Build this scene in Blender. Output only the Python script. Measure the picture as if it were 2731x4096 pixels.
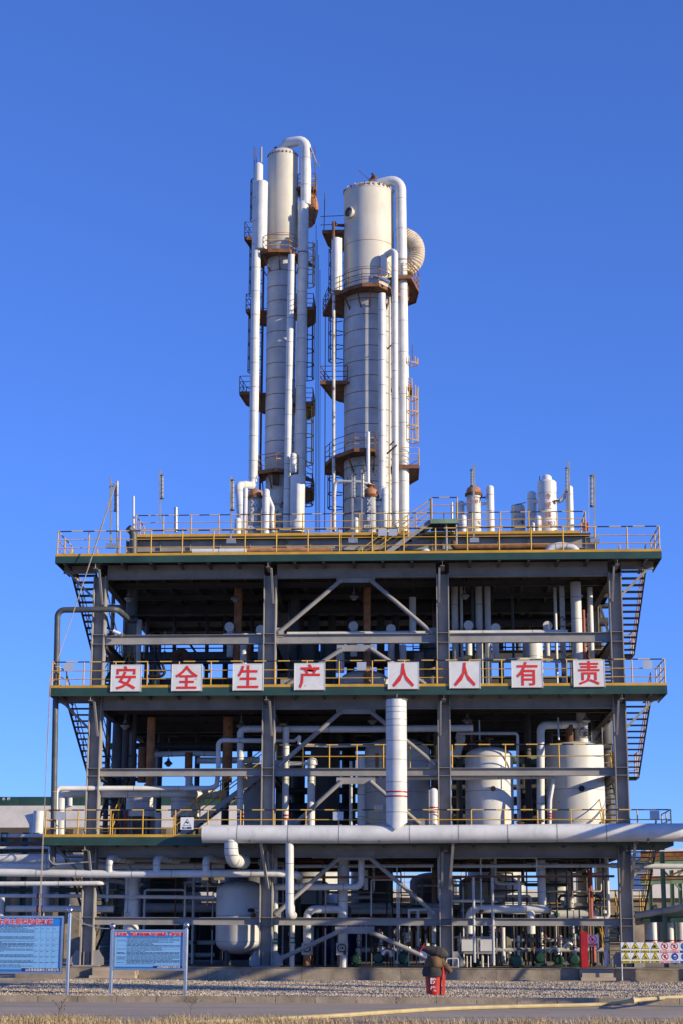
import bpy, math, random
from mathutils import Vector, Matrix, Quaternion
random.seed(7)
S = bpy.context.scene
COL = S.collection
for o in list(bpy.data.objects): bpy.data.objects.remove(o)
rad = math.radians

# ---------------------------------------------------------------- camera, sky, sun, exposure
EYE = Vector((0.0, -67.46, 1.6)); FPX = 6911.14; PITCH, YAW, ROLL = .238808, .05341, .0030385
cam_d = bpy.data.cameras.new('camera'); cam = bpy.data.objects.new('camera', cam_d); COL.objects.link(cam)
cam_d.sensor_fit = 'VERTICAL'; cam_d.sensor_height = 36; cam_d.sensor_width = 24
cam_d.lens = FPX / 4096 * 36; cam_d.clip_end = 3000; cam_d.clip_start = .1
_f = Vector((-math.sin(YAW)*math.cos(PITCH), math.cos(YAW)*math.cos(PITCH), math.sin(PITCH)))
_r = Vector((math.cos(YAW), math.sin(YAW), 0)); _u = _r.cross(_f)
RT = math.cos(ROLL)*_r + math.sin(ROLL)*_u; UP = -math.sin(ROLL)*_r + math.cos(ROLL)*_u; FW = _f
cam.matrix_world = Matrix(((RT.x, UP.x, -FW.x, EYE.x), (RT.y, UP.y, -FW.y, EYE.y), (RT.z, UP.z, -FW.z, EYE.z), (0, 0, 0, 1)))
S.camera = cam
SUN_AZ, SUN_EL = 67, 17           # degrees to the right of the facade's normal, above the horizon
W = bpy.data.worlds.new('World'); S.world = W; W.use_nodes = True
wn = W.node_tree.nodes; wl = W.node_tree.links
sky = wn.new('ShaderNodeTexSky'); sky.sky_type = 'NISHITA'; sky.sun_disc = False
sky.sun_elevation = rad(SUN_EL); sky.sun_rotation = rad(180 - SUN_AZ)
sky.altitude = 2500; sky.air_density = 1.0; sky.dust_density = 0.0; sky.ozone_density = 6.0
bg = wn['Background']; bg.inputs[1].default_value = .122
wb = wn.new('ShaderNodeMix'); wb.data_type = 'RGBA'; wb.blend_type = 'MULTIPLY'; wb.inputs[0].default_value = 1; wb.inputs[7].default_value = (.83, 1.07, 1.82, 1)   # white balance of the clear sky
gm = wn.new('ShaderNodeGamma'); gm.inputs[1].default_value = .8; wl.new(sky.outputs[0], gm.inputs[0]); wl.new(gm.outputs[0], wb.inputs[6]); wl.new(wb.outputs[2], bg.inputs[0])
sun_d = bpy.data.lights.new('sun', 'SUN'); sun = bpy.data.objects.new('sun', sun_d); COL.objects.link(sun)
sun_d.energy = 4.3; sun_d.angle = rad(.5); sun_d.color = (1.0, .845, .57)
SV = Vector((math.sin(rad(SUN_AZ))*math.cos(rad(SUN_EL)), -math.cos(rad(SUN_AZ))*math.cos(rad(SUN_EL)), math.sin(rad(SUN_EL))))
sun.rotation_euler = SV.to_track_quat('Z', 'Y').to_euler(); sun.location = (40, -40, 40)
S.view_settings.view_transform = 'Standard'; S.view_settings.look = 'None'
S.view_settings.exposure = 0.52; S.view_settings.gamma = 1
S.render.resolution_x = 682; S.render.resolution_y = 1024

# ---------------------------------------------------------------- survey: a point read off the photograph at a known depth Y, in metres
def at(px, py, Y):
    d = FW + (px - 1365.5)/FPX*RT + (2048 - py)/FPX*UP
    t = (Y - EYE.y)/d.y
    return Vector((d.x*t, Y, EYE.z + d.z*t))
def X(px, py, Y): return at(px, py, Y).x
def Z(py, Y, px=1365): return at(px, py, Y).z
G0 = -0.10                        # level of the yard

# ---------------------------------------------------------------- materials
MATS = {}
def mat(name, col, rough=.55, metal=0, dirt=.25, scale=2.0, rust=0, rustcol=(.17, .065, .025), bump=.0, streak=0, spec=.5, bscale=None):
    m = bpy.data.materials.new(name); m.use_nodes = True; n = m.node_tree.nodes; l = m.node_tree.links
    b = n['Principled BSDF']; b.inputs['Roughness'].default_value = rough; b.inputs['Metallic'].default_value = metal
    b.inputs['Specular IOR Level'].default_value = spec
    tc = n.new('ShaderNodeTexCoord'); oi = n.new('ShaderNodeObjectInfo')
    ad = n.new('ShaderNodeVectorMath'); ad.operation = 'MULTIPLY_ADD'
    cx = n.new('ShaderNodeCombineXYZ')
    for i in range(3): l.new(oi.outputs['Random'], cx.inputs[i])
    ad.inputs[1].default_value = (37, 53, 71); l.new(cx.outputs[0], ad.inputs[0]); l.new(tc.outputs['Object'], ad.inputs[2])
    def noise(sc, det=5, vec=ad.outputs[0]):
        t = n.new('ShaderNodeTexNoise'); t.inputs['Scale'].default_value = sc; t.inputs['Detail'].default_value = det
        t.inputs['Roughness'].default_value = .62; l.new(vec, t.inputs['Vector']); return t
    def ramp(src, a, c, v0=0, v1=1):
        r = n.new('ShaderNodeMapRange'); r.inputs['From Min'].default_value = a; r.inputs['From Max'].default_value = c
        r.inputs['To Min'].default_value = v0; r.inputs['To Max'].default_value = v1; l.new(src, r.inputs['Value']); return r.outputs[0]
    def mix(fac, A, B):
        x = n.new('ShaderNodeMix'); x.data_type = 'RGBA'; l.new(fac, x.inputs[0])
        for k, v in ((6, A), (7, B)):
            if isinstance(v, tuple): x.inputs[k].default_value = (*v, 1)
            else: l.new(v, x.inputs[k])
        return x.outputs[2]
    t = noise(scale); dk = tuple(c*(1-dirt*1.6) for c in col); lt = tuple(min(1, c*(1+dirt*.25)) for c in col)
    c = mix(ramp(t.outputs['Fac'], .32, .68), dk, lt)
    t2 = noise(scale*9, 3); c = mix(ramp(t2.outputs['Fac'], .55, .75, 0, .35*min(1, dirt*2.5)), c, tuple(x*.55 for x in col))
    if streak:
        mp = n.new('ShaderNodeMapping'); mp.inputs['Scale'].default_value = (5, 5, .35); l.new(ad.outputs[0], mp.inputs[0])
        t4 = noise(1.5, 4, mp.outputs[0]); c = mix(ramp(t4.outputs['Fac'], .56, .70, 0, streak), c, tuple(x*.5+.02 for x in col))
    if rust:
        t3 = noise(scale*2.3, 6); c = mix(ramp(t3.outputs['Fac'], .72-.3*rust, .78-.3*rust), c, rustcol)
        l.new(ramp(t3.outputs['Fac'], .5, .8, rough, min(1, rough+.3)), b.inputs['Roughness'])
    l.new(c, b.inputs['Base Color'])
    if bump:
        t5 = noise(bscale or scale*6, 4); bp = n.new('ShaderNodeBump'); bp.inputs['Strength'].default_value = bump; bp.inputs['Distance'].default_value = .03
        l.new(t5.outputs['Fac'], bp.inputs['Height']); l.new(bp.outputs[0], b.inputs['Normal'])
    MATS[name] = m; return m
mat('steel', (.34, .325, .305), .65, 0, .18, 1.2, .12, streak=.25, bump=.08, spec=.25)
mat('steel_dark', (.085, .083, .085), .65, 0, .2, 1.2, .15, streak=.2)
mat('deck_plate', (.075, .07, .065), .8, 0, .3, 1.5, .3)
mat('green', (.024, .070, .052), .45, 0, .25, .8, .05, streak=.35)
mat('green_pump', (.018, .075, .042), .4, 0, .25, 3, .05)
mat('green_pale', (.22, .33, .22), .6, 0, .3, 1.5, .35)
mat('yellow', (.70, .40, .04), .45, 0, .2, 2.5, .16)
mat('yellow_toe', (.68, .37, .025), .45, 0, .2, 1.5, .10, streak=.3)
mat('white', (.70, .70, .675), .48, 0, .14, 1.1, .02, bump=.08, streak=.32)
mat('white_tank', (.68, .68, .66), .4, 0, .12, .9, .06, streak=.35, bump=.05)
mat('cream', (.60, .56, .47), .58, 0, .09, .7, .05, streak=.2)
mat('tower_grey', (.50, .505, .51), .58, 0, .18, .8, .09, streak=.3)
mat('tower_rusty', (.60, .58, .53), .55, 0, .2, 1.4, .42, streak=.4)
mat('white_rusty', (.62, .60, .56), .55, 0, .2, 2.0, .50, streak=.3)
mat('grey_vessel', (.34, .35, .355), .5, 0, .2, 1.4, .22, streak=.4)
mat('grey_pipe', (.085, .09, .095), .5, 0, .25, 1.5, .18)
mat('rust', (.27, .115, .048), .85, 0, .35, 3, .3, (.10, .04, .02), bump=.2)
mat('rust_orange', (.47, .20, .085), .75, 0, .3, 2.5, .35, (.22, .085, .035), bump=.15)
mat('rust_brown', (.16, .08, .042), .85, 0, .35, 2.5, .35, (.20, .075, .03), bump=.2)
mat('bellows', (.66, .56, .43), .6, 0, .3, 1.6, .42, (.30, .12, .05))
mat('galv', (.45, .455, .46), .4, .6, .2, 3, .05)
mat('chrome', (.62, .62, .63), .22, .95, .1, 3)
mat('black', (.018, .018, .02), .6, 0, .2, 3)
mat('cloth', (.055, .049, .044), .9, 0, .3, 6, bump=.4)
mat('cloth_tan', (.15, .088, .042), .9, 0, .35, 5, bump=.4)
mat('red', (.46, .015, .012), .4, 0, .2, 2.5, .05)
mat('red_faded', (.38, .07, .065), .55, 0, .25, 2.5, .1)
mat('sign_white', (.74, .74, .71), .45, 0, .10, 2.2, .14, (.34, .17, .08), streak=.2)
mat('sign_plain', (.78, .79, .80), .4, 0, .04, 2.5)
mat('plate_grey', (.50, .53, .56), .4, .2, .1, 2)
mat('sign_red', (.70, .035, .022), .45, 0, .08, 3)
mat('paint_white', (.75, .75, .74), .5, 0, .15, 5)
mat('paint_red_old', (.50, .21, .18), .6, 0, .3, 6)
mat('sign_yellow', (.72, .58, .03), .45, 0, .05, 3)
mat('sign_blue', (.02, .07, .36), .4, 0, .05, 3)
mat('blue_head', (.015, .21, .66), .3, 0, .04, 3)
mat('blue_panel', (.20, .44, .76), .28, 0, .05, 1.5)
mat('blue_deep', (.012, .16, .52), .3, 0, .04, 3)
mat('navy', (.022, .022, .16), .35, 0, .04, 3)
mat('ink', (.035, .06, .12), .6, 0, .1, 3)
mat('hose', (.47, .38, .20), .75, 0, .15, 2.5, bump=.1)
mat('rope', (.42, .36, .27), .9, 0, .2, 6)
mat('band_green', (.02, .22, .09), .5, 0, .1, 3)
mat('concrete', (.34, .28, .205), .9, 0, .36, 1.1, .36, (.17, .15, .13), bump=.3, bscale=14, streak=.3)
mat('concrete_pale', (.46, .37, .265), .9, 0, .2, .6, .12, (.25, .22, .19), bump=.25, bscale=20)
mat('kerb', (.36, .29, .21), .9, 0, .3, 1.5, .2, (.16, .15, .13), bump=.4, bscale=18)
mat('road', (.37, .30, .22), .88, 0, .13, .25, .08, (.27, .235, .195), bump=.15, bscale=30)
mat('gravel', (.44, .36, .26), .95, 0, .4, 6, .2, (.17, .155, .13), bump=.9, bscale=22)
mat('earth', (.33, .25, .15), .95, 0, .4, 2, .2, (.2, .15, .09), bump=.6, bscale=14)
mat('plaster', (.70, .665, .62), .85, 0, .12, 1.2, .22, (.40, .37, .34), bump=.25, bscale=6)
mat('brick', (.36, .13, .08), .85, 0, .25, 3, .1, bump=.2)
mat('window_dark', (.03, .035, .04), .15, 0, .1, 3)
mat('lamp_glass', (.36, .36, .35), .4, 0, .1, 3)
mat('weed', (.10, .13, .045), .8, 0, .3, 3)
mat('bark', (.16, .125, .09), .9, 0, .3, 4, bump=.4)
mat('foil', (.70, .70, .70), .28, .85, .12, 6, bump=.9, bscale=9)
mat('skyline', (.16, .19, .17), .9, 0, .2, .05)
# stones and straw: colour varies from piece to piece
def varied(name, cols, rough):
    m = bpy.data.materials.new(name); m.use_nodes = True; n = m.node_tree.nodes; l = m.node_tree.links
    b = n['Principled BSDF']; b.inputs['Roughness'].default_value = rough
    g = n.new('ShaderNodeNewGeometry'); r = n.new('ShaderNodeValToRGB'); l.new(g.outputs['Random Per Island'], r.inputs[0])
    r.color_ramp.interpolation = 'CONSTANT'
    e = r.color_ramp.elements
    while len(e) < len(cols): e.new(.5)
    for i, c in enumerate(cols): e[i].position = i/len(cols); e[i].color = (*c, 1)
    l.new(r.outputs[0], b.inputs['Base Color']); MATS[name] = m
varied('stones', [(.49, .395, .28), (.35, .275, .19), (.60, .50, .37), (.23, .19, .145), (.43, .33, .22), (.15, .125, .10), (.49, .42, .32)], .9)
varied('straw', [(.52, .39, .20), (.40, .29, .14), (.60, .47, .27), (.30, .21, .10), (.47, .36, .20)], .85)
def striped(name, a, b_, pitch, duty=.5):          # safety striping painted along a rail (local Z)
    m = bpy.data.materials.new(name); m.use_nodes = True; n = m.node_tree.nodes; l = m.node_tree.links
    b = n['Principled BSDF']; b.inputs['Roughness'].default_value = .45
    tc = n.new('ShaderNodeTexCoord'); sp = n.new('ShaderNodeSeparateXYZ'); l.new(tc.outputs['Object'], sp.inputs[0])
    k = n.new('ShaderNodeMath'); k.operation = 'PINGPONG'; k.inputs[1].default_value = pitch; l.new(sp.outputs[2], k.inputs[0])
    c = n.new('ShaderNodeMath'); c.operation = 'GREATER_THAN'; c.inputs[1].default_value = pitch*duty; l.new(k.outputs[0], c.inputs[0])
    x = n.new('ShaderNodeMix'); x.data_type = 'RGBA'; l.new(c.outputs[0], x.inputs[0])
    x.inputs[6].default_value = (*a, 1); x.inputs[7].default_value = (*b_, 1); l.new(x.outputs[2], b.inputs['Base Color']); MATS[name] = m
striped('tiger', (.72, .46, .10), (.018, .02, .045), .46, .5)

# ---------------------------------------------------------------- object helpers
def link(o, parent, loc, rot=None):
    COL.objects.link(o); o.rotation_mode = 'QUATERNION'
    if rot is not None: o.rotation_quaternion = rot
    o.location = loc
    if parent is not None:
        o.parent = parent; o.matrix_parent_inverse = INV[parent.name]
    q = rot if rot is not None else Quaternion()
    M = Matrix.Translation(loc) @ q.to_matrix().to_4x4()
    INV[o.name] = M.inverted()
    return o
INV = {}; CACHE = {}
def tag(o, label, cat, group=None):
    o['label'] = label; o['category'] = cat
    if group: o['group'] = group
    return o
def thing(name, loc, label, cat, group=None):
    o = bpy.data.objects.new(name, None); o.empty_display_size = .2
    link(o, None, Vector(loc)); return tag(o, label, cat, group)
def mesh_obj(name, parent, verts, faces, m, smooth=False, angle=None):
    vs = [Vector(v) for v in verts]
    lo = Vector((min(v.x for v in vs), min(v.y for v in vs), min(v.z for v in vs))); hi = Vector((max(v.x for v in vs), max(v.y for v in vs), max(v.z for v in vs)))
    c = (lo+hi)/2
    me = bpy.data.meshes.new(name); me.from_pydata([v-c for v in vs], [], faces); me.materials.append(MATS[m])
    if smooth: shade(me, angle)
    return link(bpy.data.objects.new(name, me), parent, c)
def shade(me, angle=None):
    me.polygons.foreach_set('use_smooth', [True]*len(me.polygons))
    me.set_sharp_from_angle(angle=rad(angle or 35))
BOXF = [(0, 3, 2, 1), (4, 5, 6, 7), (0, 1, 5, 4), (1, 2, 6, 5), (2, 3, 7, 6), (3, 0, 4, 7)]
def cached(key, m, make):
    k = (key, m)
    if k not in CACHE:
        v, f, s = make(); me = bpy.data.meshes.new(str(key[0])); me.from_pydata(v, [], f); me.materials.append(MATS[m])
        if s: shade(me)
        CACHE[k] = me
    return CACHE[k]
def bxv(x, y, z):
    x, y, z = x/2, y/2, z/2
    return [(-x, -y, -z), (x, -y, -z), (x, y, -z), (-x, y, -z), (-x, -y, z), (x, -y, z), (x, y, z), (-x, y, z)]
def box(name, parent, c, size, m, rot=None):
    size = tuple(round(s, 3) for s in size)
    me = cached(('box',)+size, m, lambda: (bxv(*size), BOXF, False))
    return link(bpy.data.objects.new(name, me), parent, Vector(c), rot)
def boxp(name, parent, a, b, m):
    a, b = Vector(a), Vector(b); d = b-a
    return box(name, parent, (a+b)/2, (abs(d.x), abs(d.y), abs(d.z)), m)
def aim(a, b, upv=Vector((0, 0, 1))):
    z = (b-a).normalized()
    x = upv.cross(z)
    if x.length < 1e-4: x = Vector((1, 0, 0))
    x.normalize(); y = z.cross(x)
    return Matrix(((x.x, y.x, z.x), (x.y, y.y, z.y), (x.z, y.z, z.z))).to_quaternion()
def bar(name, parent, a, b, w, h, m):              # w sideways, h in the plane of 'up'
    a, b = Vector(a), Vector(b); L = round((b-a).length, 2)
    me = cached(('bar', round(w, 3), round(h, 3), L), m, lambda: (bxv(w, h, L), BOXF, False))
    return link(bpy.data.objects.new(name, me), parent, (a+b)/2, aim(a, b))
def cylv(r, L, n, r2=None):
    r2 = r if r2 is None else r2
    v = [(r*math.cos(2*math.pi*i/n), r*math.sin(2*math.pi*i/n), -L/2) for i in range(n)] + [(r2*math.cos(2*math.pi*i/n), r2*math.sin(2*math.pi*i/n), L/2) for i in range(n)]
    f = [(i, (i+1) % n, n+(i+1) % n, n+i) for i in range(n)] + [tuple(range(n))[::-1], tuple(range(n, 2*n))]
    return v, f, True
def rod(name, parent, a, b, r, m, n=8, r2=None):
    a, b = Vector(a), Vector(b); L = round((b-a).length, 2)
    me = cached(('rod', round(r, 3), L, n, r2), m, lambda: cylv(r, L, n, r2))
    return link(bpy.data.objects.new(name, me), parent, (a+b)/2, aim(a, b))
def hbeam(name, parent, a, b, w, h, m, tf=.02, tw=.014, web='up'):   # h across flanges (in 'up' plane), w flange width
    a, b = Vector(a), Vector(b); L = round((b-a).length, 2)
    def mk():
        w2, h2, t, q = w/2, h/2, tf, tw/2
        P = [(-w2, -h2), (w2, -h2), (w2, -h2+t), (q, -h2+t), (q, h2-t), (w2, h2-t), (w2, h2), (-w2, h2), (-w2, h2-t), (-q, h2-t), (-q, -h2+t), (-w2, -h2+t)]
        v = [(x, y, -L/2) for x, y in P] + [(x, y, L/2) for x, y in P]; n = 12
        f = [(i, (i+1) % n, n+(i+1) % n, n+i) for i in range(n)]
        for o_ in (0, n):
            for q4 in ((0, 1, 2, 11), (2, 3, 10, 11), (3, 4, 9, 10), (4, 5, 8, 9), (5, 6, 7, 8)): f.append(tuple(o_+k for k in (q4 if o_ else q4[::-1])))
        return v, f, False
    me = cached(('hb', w, h, L, tf, tw), m, mk)
    up = Vector((0, 0, 1)) if web == 'up' else Vector(web)
    return link(bpy.data.objects.new(name, me), parent, (a+b)/2, aim(a, b, up))
def fillet(pts, br):
    out = [pts[0]]
    for i in range(1, len(pts)-1):
        p, a, b = pts[i], pts[i-1], pts[i+1]
        u, w = (a-p), (b-p); lu, lw = u.length, w.length
        if lu < 1e-4 or lw < 1e-4: continue
        u.normalize(); w.normalize(); ang = u.angle(w)
        if ang > 3.0: out.append(p); continue
        t = min(br/math.tan(ang/2), lu*.49, lw*.49); r_ = t*math.tan(ang/2)
        c = p + (u+w).normalized()*(r_/math.sin(ang/2)); s = p+u*t - c; e = p+w*t - c
        k = max(2, int((math.pi-ang)/rad(15)))
        ax = s.cross(e).normalized(); tot = s.angle(e)
        for j in range(k+1): out.append(c + Quaternion(ax, tot*j/k) @ s)
    out.append(pts[-1]); return out
def sweep(pts, radii, n):
    T = []
    for i in range(len(pts)):
        a = pts[max(0, i-1)]; b = pts[min(len(pts)-1, i+1)]; T.append((b-a).normalized())
    ref = Vector((0, 0, 1)) if abs(T[0].z) < .9 else Vector((1, 0, 0))
    x = ref.cross(T[0]).normalized(); V, F = [], []
    for i, p in enumerate(pts):
        if i:
            q = T[i-1].rotation_difference(T[i]); x = q @ x
        y = T[i].cross(x).normalized(); x = y.cross(T[i]).normalized()
        s = 1
        if 0 < i < len(pts)-1:
            c = (pts[i]-pts[i-1]).normalized().dot(T[i]); s = 1/max(.6, c)
        for k in range(n):
            a = 2*math.pi*k/n; V.append(p + (x*math.cos(a)+y*math.sin(a))*radii[i]*(s if abs(s-1) > .001 else 1))
        if i:
            o = (i-1)*n
            for k in range(n): F.append((o+k, o+(k+1) % n, o+n+(k+1) % n, o+n+k))
    F.append(tuple(range(n))[::-1]); F.append(tuple(range(len(V)-n, len(V))))
    return V, F
def tube(name, parent, pts, r, m, bend=None, n=None, radii=None):
    pts = [Vector(p) for p in pts]
    if bend is None: bend = r*2.2
    if radii is None:
        pts = fillet(pts, bend) if bend else pts; radii = [r]*len(pts)
    n = n or (20 if r > .2 else 14 if r > .08 else 8)
    V, F = sweep(pts, radii, n)
    return mesh_obj(name, parent, V, F, m, True, 40)
def ringmesh(name, parent, c, axis, r, w, t, m, n=24):   # a thin band round a pipe
    axis = Vector(axis).normalized()
    def mk():
        v = []
        for rr, zz in ((r, -w/2), (r+t, -w/2), (r+t, w/2), (r, w/2)):
            v += [(rr*math.cos(2*math.pi*i/n), rr*math.sin(2*math.pi*i/n), zz) for i in range(n)]
        f = []
        for k in range(4):
            for i in range(n): f.append((k*n+i, k*n+(i+1) % n, ((k+1) % 4)*n+(i+1) % n, ((k+1) % 4)*n+i))
        return v, f, True
    me = cached(('ring', round(r, 3), round(w, 3), round(t, 3), n), m, mk)
    return link(bpy.data.objects.new(name, me), parent, Vector(c), Vector((0, 0, 1)).rotation_difference(axis))
def lathe(name, parent, c, prof, m, n=32, axis=None, a0=0, a1=360):
    c = Vector(c); V, F = [], []; full = (a1-a0) >= 360; k = n if full else n+1
    for r, z in prof:
        for i in range(k):
            a = rad(a0 + (a1-a0)*i/n); V.append(Vector((r*math.cos(a), r*math.sin(a), z)))
    for j in range(len(prof)-1):
        for i in range(n):
            i2 = (i+1) % k; F.append((j*k+i, j*k+i2, (j+1)*k+i2, (j+1)*k+i))
    if full:
        if prof[0][0] > 1e-4: F.append(tuple(range(k))[::-1])
        if prof[-1][0] > 1e-4: F.append(tuple(range(len(V)-k, len(V))))
    if axis is not None:
        q = Vector((0, 0, 1)).rotation_difference(Vector(axis).normalized()); V = [q @ v for v in V]
    return mesh_obj(name, parent, [v+c for v in V], F, m, True, 32)
def dome(r, h, n=6, z=0, flip=False):
    return [(r*math.cos(math.pi/2*i/n), z+h*math.sin(math.pi/2*i/n)) for i in range(n+1)] if not flip else [(r*math.cos(math.pi/2*i/n), z-h*math.sin(math.pi/2*i/n)) for i in range(n, -1, -1)]
def pipe(label, pts, r, m='white', bend=None, seams=0, bands=(), name='pipe', cat='pipe', group=None, parent=None, seam_m='steel', n=None):
    P = [Vector(p) if isinstance(p, Vector) else at(*p) for p in pts]
    o = tube(name, parent, P, r, m, bend, n)
    if parent is None: tag(o, label, cat, group)
    if seams:
        for a, b in zip(P, P[1:]):
            L = (b-a).length; k = int(L/seams)
            for i in range(1, k+1):
                q = a + (b-a)*((i-.3)/(k+.4)); ringmesh('cladding_seam', o, q, b-a, r, .025, .006, seam_m)
    for (px, py, Y, col, ax) in bands:
        ringmesh('colour_band', o, at(px, py, Y), ax, r, .07, .008, col)
    return o
def vpipe(label, px, pyt, pyb, Y, r, m='white', **k):
    t, b = at(px, pyt, Y), at(px, pyb, Y); x = (t.x+b.x)/2
    return pipe(label, [Vector((x, Y, b.z)), Vector((x, Y, t.z))], r, m, **k)
def capped(label, px, pyt, pyb, Y, r, m='white', seams=.8, zb=None, name='capped_pipe', group=None):
    t = at(px, pyt, Y); zb = at(px, pyb, Y).z if zb is None else zb; x = X(px, (pyt+pyb)/2, Y)
    o = lathe(name, None, (x, Y, zb), [(r, 0), (r, t.z-zb-r*.8)] + dome(r, r*.8, 5, t.z-zb-r*.8)[1:], m, 20)
    tag(o, label, 'pipe', group); k = int((t.z-zb)/seams)
    for i in range(1, k+1): ringmesh('cladding_seam', o, (x, Y, zb+i*seams*.95), (0, 0, 1), r, .02, .006, 'steel')
    return o
TEXTS = []
def text(s, parent, c, h, m, name='lettering', bold=0, rotz=0, sx=1, tilt=90):
    TEXTS.append((s, parent, Vector(c), h, m, name, bold, rotz, sx, tilt))
# ================================================================ THE SETTING
def sheet(name, x0, x1, y0, y1, z, m, nx=1, ny=1, jit=0):
    V = [(x0+(x1-x0)*i/nx, y0+(y1-y0)*j/ny, z+(random.uniform(-jit, jit) if jit else 0)) for j in range(ny+1) for i in range(nx+1)]
    F = [(j*(nx+1)+i, j*(nx+1)+i+1, (j+1)*(nx+1)+i+1, (j+1)*(nx+1)+i) for j in range(ny) for i in range(nx)]
    o = mesh_obj(name, None, V, F, m); o['kind'] = 'structure'; return o
YK = -22.65                     # kerb line of the road
YG = -4.0                       # where gravel meets the footpath
YPL = -1.7                      # front of the concrete plinth
sheet('ground', -900, 900, -160, 1500, G0-.03, 'earth')
sheet('road', -120, 120, -32.4, YK-.06, G0-.012, 'road', 24, 2)
sheet('yard', -120, 120, YG+.1, 60, G0+.004, 'concrete_pale', 12, 4)
sheet('gravel_bed', -60, 60, YK, YG, G0+.02, 'gravel', 120, 34, .025)
sheet('verge', -60, 60, -66, -32.0, G0+.004, 'earth', 60, 30, .03)
for y in (-25.6, -29.8):
    o = sheet('painted_line', -80, 80, y-.06, y+.06, G0-.008, 'hose')
# kerb of cast stones, one by one
kb = thing('kerb', (0, YK, G0), 'weathered concrete kerb of cast stones between road and gravel', 'kerb')
x = -16
while x < 12:
    L = 1.0
    box('kerb_stone', kb, (x+L/2, YK+random.uniform(-.008, .008), G0+.055+random.uniform(-.006, .006)), (L-.015, .16, .17), 'kerb'); x += L
boxp('kerb_run', kb, (-80, YK-.08, G0-.05), (-16.01, YK+.08, G0+.13), 'kerb'); boxp('kerb_run', kb, (12.01, YK-.08, G0-.05), (80, YK+.08, G0+.13), 'kerb')
kb2 = thing('edging', (0, YG, G0), 'low concrete edging between gravel and footpath below the plinth', 'kerb')
x = -17
while x < 12:
    if not (-3.2 < x < -2.4): box('kerb_stone', kb2, (x+.5, YG+random.uniform(-.01, .01), G0+.035+random.uniform(-.015, .01)), (.985, .12, .10), 'kerb')
    x += 1.0
# loose stones of the gravel bed, weeds
def scatter_stones(n, x0, x1, y0, y1, s0, s1):
    V, F = [], []
    for i in range(n):
        x, y = random.uniform(x0, x1), random.uniform(y0, y1); s = random.uniform(s0, s1); a = random.random()*6.28
        p = [(s, 0, 0), (0, s*.8, 0), (-s*.9, 0, 0), (0, -s*.75, 0), (0, 0, s*random.uniform(.5, .9)), (0, 0, -s*.4)]
        b = len(V); ca, sa = math.cos(a), math.sin(a)
        for q in p:
            q = [c*random.uniform(.75, 1.25) for c in q]; V.append((x+q[0]*ca-q[1]*sa, y+q[0]*sa+q[1]*ca, G0+.03+q[2]))
        for f in ((0, 1, 4), (1, 2, 4), (2, 3, 4), (3, 0, 4), (1, 0, 5), (2, 1, 5), (3, 2, 5), (0, 3, 5)): F.append(tuple(b+k for k in f))
    return V, F
V, F = scatter_stones(60000, -13.5, 8.5, YK+.1, YG-.08, .018, .052)
o = mesh_obj('gravel', None, V, F, 'stones'); o['kind'] = 'stuff'; tag(o, 'loose pale gravel covering the bed behind the kerb', 'gravel')
def blades(n, place, h0, h1, lean, w, m, name, label, cat):
    V, F = [], []
    for i in range(n):
        x, y = place(); h = random.uniform(h0, h1)*random.choice((.5, .75, 1, 1)); a = random.random()*6.28; l = random.uniform(.1, lean)*h
        dx, dy = math.cos(a)*l, math.sin(a)*l; wx, wy = -math.sin(a)*w, math.cos(a)*w; b = len(V); z = G0
        V += [(x-wx, y-wy, z), (x+wx, y+wy, z), (x+dx*.45+wx*.7, y+dy*.45+wy*.7, z+h*.6), (x+dx*.45-wx*.7, y+dy*.45-wy*.7, z+h*.6), (x+dx*1.3, y+dy*1.3, z+h*.85)]
        F += [(b, b+1, b+2, b+3), (b+3, b+2, b+4)]
    o = mesh_obj(name, None, V, F, m); o['kind'] = 'stuff'; tag(o, label, cat); return o
tuft = [(random.uniform(-9.5, 6.5), random.uniform(-36.5, -32.5)) for _ in range(190)]
def gplace():
    c = random.choice(tuft); return c[0]+random.gauss(0, .22), min(-32.1, c[1]+random.gauss(0, .18))
blades(26000, gplace, .06, .24, .9, .005, 'straw', 'dry_grass', 'dry straw coloured grass on the verge before the road', 'grass')
weeds = [(random.uniform(-13, 8), random.uniform(YK+.3, YG-.4)) for _ in range(110)]
blades(7000, lambda: (lambda c: (c[0]+random.gauss(0, .16), c[1]+random.gauss(0, .16)))(random.choice(weeds)), .04, .13, .9, .007, 'weed', 'weed_patches', 'low green weeds growing through the gravel', 'weeds')
def stalk(px, py, h, label):
    d = FW + (px-1365.5)/FPX*RT + (2048-py)/FPX*UP; t = (G0-EYE.z)/d.z; p = EYE + d*t
    r = thing('dry_stalk', p, label, 'plant'); top = p+Vector((.12, 0, h)); tube('stem', r, [p, p+Vector((.02, 0, h*.5)), top], .006, 'bark', 0, 5)
    for i in range(9):
        k = random.uniform(.4, 1); q = p.lerp(top, k); e = q+Vector((random.uniform(-.18, .18), random.uniform(-.1, .1), random.uniform(.04, .18)))
        s = rod('twig', r, q, e, .004, 'bark', 5); lathe('seed_head', r, e, [(0, -.016), (.014, 0), (0, .018)], 'rust_brown', 6)
stalk(232, 4090, .42, 'thin dry weed stalk standing in the straw by the road, the taller board behind it')
stalk(760, 4085, .55, 'branching dry weed stalk with seed heads before the smaller blue board')
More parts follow.
